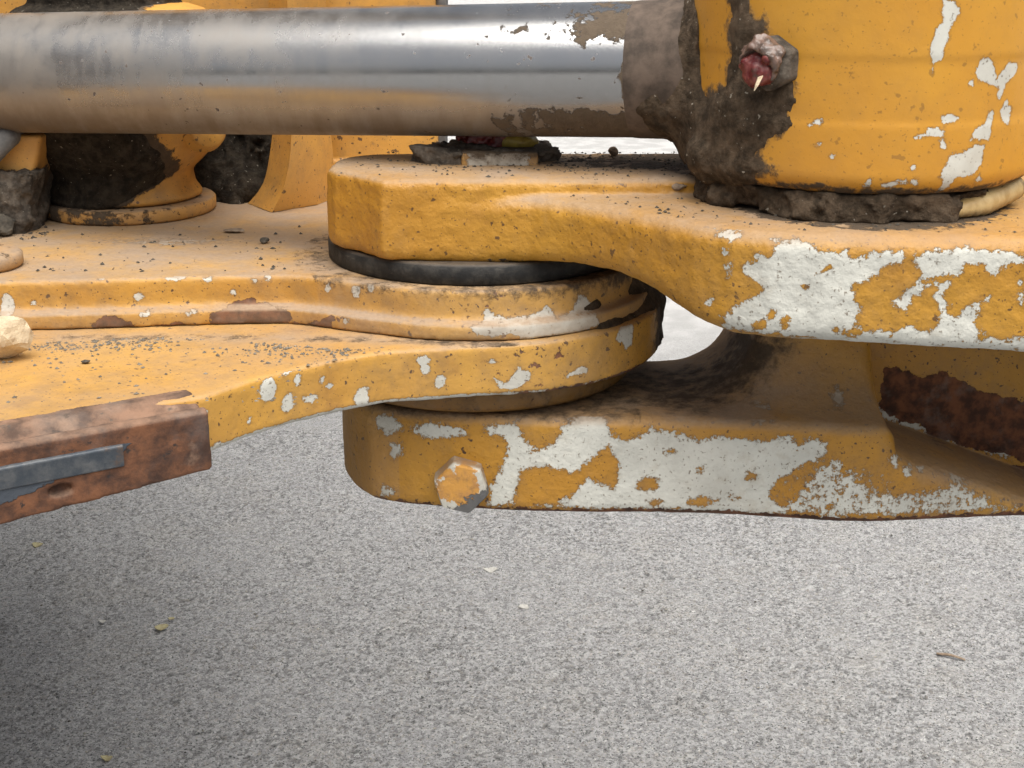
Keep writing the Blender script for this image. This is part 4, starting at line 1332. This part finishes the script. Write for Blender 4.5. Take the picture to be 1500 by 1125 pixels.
# ---- gusset, bulkhead and soil behind (parts of the rear frame)
def build_rear_back():
    Lp = [(401, 150), (400, 196), (396, 240), (386, 274), (364, 314)]
    Mp = [(428, 150), (427, 196), (424, 236), (414, 280), (398, 312)]
    Rp = [(455, 150), (456, 196), (460, 236), (463, 280), (466, 326)]
    L = smooth_poly([aty(u, v, 1.005) for u, v in Lp], 4, False)
    Mm = smooth_poly([aty(u, v, 0.970) for u, v in Mp], 4, False)
    R = smooth_poly([aty(u, v, 1.000) for u, v in Rp], 4, False)
    for A in (L, Mm, R):
        A[-1][2] = Z_RING0 + 0.0004
    rings = []
    for l, m_, r in zip(L, Mm, R):
        z = min(l[2], m_[2], r[2]) if False else m_[2]
        l = np.array([l[0], l[1], z]); r = np.array([r[0], r[1], z])
        rings.append([l, m_, r, r + (0.01, 0.03, 0), l + (0.0, 0.04, 0)])
    top = [p + (0, 0, 0.12) for p in rings[0]]
    m = MB().loft([top] + rings)
    V = np.array(m.v)
    z = np.zeros(len(V))
    o = m.build("gusset", M['back'], rear, False, {"peel": z - 0.8, "rust": z - 0.95, "dirt": z + 0.12, "mud": z - 1})
    o.data.polygons.foreach_set('use_smooth', [True] * len(o.data.polygons))
    o.data.set_sharp_from_angle(angle=R_(28))
    # bulkhead plate
    x0, x1 = aty(340, 100, 1.06)[0], aty(641, 205, 1.06)[0]
    g = Grid((x0 - 0.25, 1.045, -0.19), (x1 + 0.01, 1.10, 0.06), 0.003)
    f = box_sdf(g.x, g.y, g.z, ((x0 - 0.2 + x1) / 2, 1.075, -0.09), ((x1 - x0 + 0.2) / 2, 0.018, 0.30), 0.003)
    zl = aty(560, 232, 1.06)[2]
    low = box_sdf(g.x, g.y, g.z, ((x0 - 0.2 + x1) / 2 - 0.004, 1.073, zl - 0.2), ((x1 - x0 + 0.2) / 2 - 0.004, 0.019, 0.2), 0.002)
    f = np.minimum(f, low)
    def at(V, N):
        n = len(V)
        pe = patches(V, [face_at(spots_poly(445, 205, 4, 8, seed=5), 1.06), face_at(spots_poly(545, 210, 5, 4, seed=9), 1.06)], 0.004)
        return {"peel": pe * 0.6 - 0.3, "rust": np.full(n, -0.9), "dirt": np.full(n, 0.10), "mud": np.full(n, -0.95)}
    solid("bulkhead", g, f, M['back'], rear, rough=0.0008, rscale=30, attr_fn=at)
    # grey post at its right end
    a = aty(648, 205, 1.08)
    ps = MB().loft([[(a[0] - 0.004, 1.07, -0.20), (a[0] + 0.003, 1.07, -0.20), (a[0] + 0.003, 1.09, -0.20), (a[0] - 0.004, 1.09, -0.20)],
                    [(a[0] + 0.000, 1.07, 0.1), (a[0] + 0.008, 1.07, 0.1), (a[0] + 0.008, 1.09, 0.1), (a[0] + 0.000, 1.09, 0.1)]]).build("edge_strip", M['hose'], rear)
    bevel(ps, 0.0015, 2)
    # unseen chassis block added past the left edge, tall to darken the ground
    bx = MB().loft([[(-2.4, 0.56, -0.50), (-0.52, 0.60, -0.42), (-0.56, 1.10, -0.42), (-1.25, 2.5, -0.62), (-2.4, 2.5, -0.62)],
                    [(-2.4, 0.56, 0.95), (-0.52, 0.60, 0.10), (-0.56, 1.10, 0.30), (-1.25, 2.5, 0.95), (-2.4, 2.5, 0.95)]]).build("chassis_shade_block", M['plate'], rear)
    bevel(bx, 0.01, 3)
    # unseen engine block added behind the bulkhead, shaped to shade the left asphalt
    eb = MB().loft([[(-2.4, 1.12, -0.20), (-0.22, 1.12, -0.18), (-0.32, 1.75, -0.12), (-0.45, 2.05, -0.02), (-2.4, 2.05, -0.10)],
                    [(-2.4, 1.16, 1.0), (-0.24, 1.16, 1.0), (-0.34, 1.75, 1.0), (-0.45, 2.05, 1.0), (-2.4, 2.05, 1.0)]]).build("engine_shade_block", M['plate'], rear)
    bevel(eb, 0.012, 3)
    # soil heap
    g = Grid((-0.275, 1.0, -0.188), (-0.165, 1.056, -0.04), 0.0018)
    P = g.pts()
    n = fbm(P, 34, 5, 23, 0.62)
    f = np.maximum((1.052 - P[..., 1]) * -1 + 0.0, P[..., 2] + 0.045)
    depth = 0.040 * np.clip((-0.05 - P[..., 2]) / 0.13, 0.2, 1)
    f = np.maximum((1.056 - depth - P[..., 1]) - (n - 0.5) * 0.055, P[..., 2] + 0.05)
    o = solid("soil_heap", g, f, M['soil'], None, seed=8)
    tag(o, "dark loose soil heaped behind the second pivot eye", "soil", kind='stuff')
build_rear_back()

# mud chunk on the right flank of the hub and flange
def build_hub_mud():
    g = Grid((0.03, 0.76, -0.250), (0.115, 0.90, -0.180), 0.0013)
    P = g.pts()
    n = fbm(P, 60, 5, 29, 0.62)
    r = np.sqrt((P[..., 0] - AX) ** 2 + (P[..., 1] - AY) ** 2)
    rr = np.where(P[..., 2] > Z_FL1, 0.104, 0.1165)
    rr = np.interp(P[..., 2], [Z_FL0, Z_FL1, Z_FL1 + 0.008, Z_RING0], [0.1150, 0.1157, 0.1080, 0.0990])
    ang = np.arctan2(P[..., 0] - AX, AY - P[..., 1])
    w_ = np.interp(P[..., 2], [Z_FL0, Z_FL1, Z_FL1 + 0.006, Z_RING0], [1.36, 1.32, 1.30, 1.16])
    th = np.clip((ang - w_) / 0.22, -1, 1) * 0.0042 + (n - 0.5) * 0.0075
    f = np.maximum(r - rr - th, np.abs(P[..., 2] - (Z_FL0 + Z_RING0) / 2) - 0.029)
    f = np.maximum(f, 0.09 - r)
    o = solid("caked_mud", g, f, M['mud'], rear, seed=11)
    o['kind'] = 'stuff'
build_hub_mud()

# ------------------------------------------------------------------ loose stones and crumbs
def stone(name, c, size, mat, seed, label, cat, squash=(1, 1, 1), group=None, sub=3):
    o = rock(name, c, size, mat, seed, squash=squash, sub=sub)
    return tag(o, label, cat, group or 'loose stones on the machine')

stone("stone", atz(14, 527, Z_FL1), 0.0125, M['cream_stone'], 21, "pale cream stone on the lower plate at the left edge", "stone", (1.1, 0.9, 1.15))
stone("stone", atz(34, 318, Z_RING0) + (0, 0, 0.003), 0.0066, M['grey_stone'], 11, "grey angular stone lodged at the foot of the left bracket", "stone", (1.1, 1, 1))
stone("stone", atz(8, 345, Z_RING0) , 0.0100, M['dark_stone'], 12, "dark mud-covered stone under the left bracket, beside the round washer", "stone", (1.1, 1, 0.8))
stone("stone", atz(996, 283, Z_LEDGE) + (0, 0, 0.001), 0.0056, M['brown_stone'], 13, "flat brown pebble on the upper arm beside the mud heap", "pebble", (1.4, 1, 0.55))
stone("stone", atz(898, 229, Z_BOSS), 0.0030, M['brown_stone'], 16, "tiny pinkish pebble on the back edge of the upper arm right of the pin", "pebble", (1.1, 1, 1.1))
stone("stone", atz(388, 357, Z_RING0), 0.0030, M['dark_stone'], 17, "small black crumb alone on the upper plate left of the spacer ring", "crumb", (1.1, 1, 0.8))
stone("stone", atz(126, 532, Z_FL1), 0.0020, M['dark_stone'], 18, "small black crumb on the lower plate right of the cream stone", "crumb", (1.3, 1, 0.6))
stone("stone", atz(343, 341, Z_RING0), 0.0042, M['brown_stone'], 19, "flat grey-brown chip lying on the upper plate in front of the base ring", "chip", (1.7, 1, 0.4))

def crumbs(name, pts, size, mat, label, seed):
    """many loose crumbs joined: nobody could count them"""
    rs = np.random.RandomState(seed)
    mb = MB()
    T = np.array([(0, 0, 1), (1, 0, 0), (0, 1, 0), (-1, 0, 0), (0, -1, 0), (0, 0, -0.4)], float)
    TF = [(0, 1, 2), (0, 2, 3), (0, 3, 4), (0, 4, 1), (5, 2, 1), (5, 3, 2), (5, 4, 3), (5, 1, 4)]
    for p in pts:
        s = size * (0.35 + 1.3 * rs.rand() ** 2.5)
        a = rs.rand() * 6.3
        ca, sa = math.cos(a), math.sin(a)
        V = T * (1 + 0.6 * (rs.rand(6, 3) - 0.5)) * s * (1.2, 0.9, 0.7)
        V = np.stack([V[:, 0] * ca - V[:, 1] * sa, V[:, 0] * sa + V[:, 1] * ca, V[:, 2]], 1)
        mb.add(V + p + (0, 0, 0.2 * s), TF)
    o = mb.build(name, mat, None, False, None, origin=pts[0])
    tag(o, label, "dirt", kind='stuff')
    return o

rs = np.random.RandomState(5)
pts = []
while len(pts) < 950:
    x, y = rs.uniform(-0.10, 0.17), rs.uniform(0.765, 0.862)
    wgt = 0.10 + 0.9 * math.exp(-((x - 0.0) / 0.06) ** 2 - ((y - 0.82) / 0.03) ** 2) + (0.6 if x > 0.03 else 0) * (y > 0.785)
    if rs.rand() < wgt * 0.8:
        pts.append(np.array([x, y, Z_BOSS]))
for _ in range(260):
    x = rs.uniform(0.03, 0.26)
    y = np.interp(x, UFX, UFY) + 0.014 + abs(rs.normal()) * 0.035
    pts.append(np.array([x, y, Z_LEDGE if y < 0.757 else Z_BOSS]))
crumbs("dirt_crumbs", pts, 0.0008, M['dark_stone'], "dark dirt crumbs scattered over the top of the upper arm", 1)

pts = []
for _ in range(2200):
    u = rs.uniform(0, 560); v = np.interp(u, [0, 60, 250, 420, 500, 560], [512, 502, 494, 505, 512, 508]) + abs(rs.normal()) * 10
    p = atz(u, v, Z_FL1)
    if rs.rand() < 1.6 * (fbm(p[None], 40, 3, 3)[0] - 0.32):
        pts.append(p)
for _ in range(160):
    pts.append(atz(rs.uniform(0, 470), rs.uniform(512, 590), Z_FL1))
crumbs("grit", pts, 0.0008, M['grit'], "grey grit lying along the seam of the lower plate", 2)
pts = [atz(rs.uniform(40, 475), rs.uniform(332, 398), Z_RING0) for _ in range(150)] + [atz(rs.uniform(0, 70), rs.uniform(330, 352), Z_RING0) for _ in range(90)]
crumbs("dirt_crumbs", pts, 0.0010, M['dark_stone'], "dark dirt crumbs scattered over the upper plate of the rear frame", 3)

# ------------------------------------------------------------------ bits on the asphalt
def ground_flake(name, u, v, size, mat, label, cat, seed, lift=0.004):
    c = atz(u, v, -H)
    r_ = np.random.RandomState(seed)
    n = 11
    a0 = r_.rand() * 6
    ring = [np.array([math.cos(a0 + 2 * PI * k / n) * size * (0.6 + 0.6 * r_.rand()) * 1.3, math.sin(a0 + 2 * PI * k / n) * size * (0.6 + 0.6 * r_.rand()), 0.0]) for k in range(n)]
    curl = r_.rand() * 0.8 + 0.3
    def shape(p, dz):
        q = np.array(p, float)
        q[2] = dz + 0.25 * curl * (q[0] ** 2) / size + 0.12 * q[1]
        return c + q + (0, 0, lift)
    rings = [[shape(p, -0.0006) for p in ring], [shape(p, 0.0006) for p in ring], [shape(p * 0.5, 0.0009) for p in ring], [shape(p * 0.02, 0.0008) for p in ring]]
    o = MB().loft(rings).build(name, mat, None, False)
    return tag(o, label, cat, {'leaf': 'leaf scraps on the asphalt', 'chip': 'pale chips on the asphalt'}[cat])
ground_flake("dry_leaf", 236, 924, 0.0085, M['leaf'], "folded yellowish dry leaf scrap on the dark asphalt, lower left", "leaf", 2, 0.006)
ground_flake("dry_leaf", 252, 911, 0.0040, M['leaf'], "tiny upright leaf scrap just behind the folded yellowish one", "leaf", 3, 0.006)
ground_flake("dry_leaf", 157, 1115, 0.0055, M['leaf'], "small yellow-green leaf scrap at the bottom edge, lower left corner", "leaf", 4)
ground_flake("dry_leaf", 55, 801, 0.0080, M['leaf'], "brownish leaf scrap on the asphalt just below the rusty bar", "leaf", 5)
ground_flake("pale_chip", 151, 914, 0.0042, M['pale_chip'], "small white chip left of the folded leaf scrap", "chip", 6)
ground_flake("pale_chip", 718, 836, 0.0085, M['pale_chip'], "flat white chip on the asphalt below the hex bolt", "chip", 7, 0.001)
ground_flake("pale_chip", 768, 890, 0.0070, M['pale_chip'], "pale chip on the asphalt, the lower of two under the bolt", "chip", 8, 0.001)
p = atz(1392, 965, -H)
tw = smooth_poly([p + (-0.018, 0.008, 0.004), p + (0, 0, 0.006), p + (0.018, -0.010, 0.004)], 4, False)
rings = [[q + np.array([0, math.cos(2 * PI * k / 8) * 0.0026, math.sin(2 * PI * k / 8) * 0.0022]) * (1 - 0.5 * abs(i / (len(tw) - 1) - 0.4)) for k in range(8)] for i, q in enumerate(tw)]
tag(MB().loft(rings).build("twig", M['brown_stone'], None, True), "short brown twig on the bright asphalt, lower right", "twig")

rs = np.random.RandomState(77)
def scatter(n):
    out = []
    while len(out) < n:
        x, y = rs.uniform(-0.95, 0.95), rs.uniform(1.45, 2.7)
        if rs.rand() < 1.4 * (fbm(np.array([[x, y, 0.0]]), 5, 3, 44)[0] - 0.22):
            out.append(np.array([x, y, -H + 0.0016]))
    return out
crumbs("loose_grit", scatter(900), 0.0017, M['grey_stone'], "small grey grit lying loose on the asphalt", 11)
crumbs("loose_grit", scatter(420), 0.0015, M['dark_stone'], "small dark grit lying loose on the asphalt", 12)
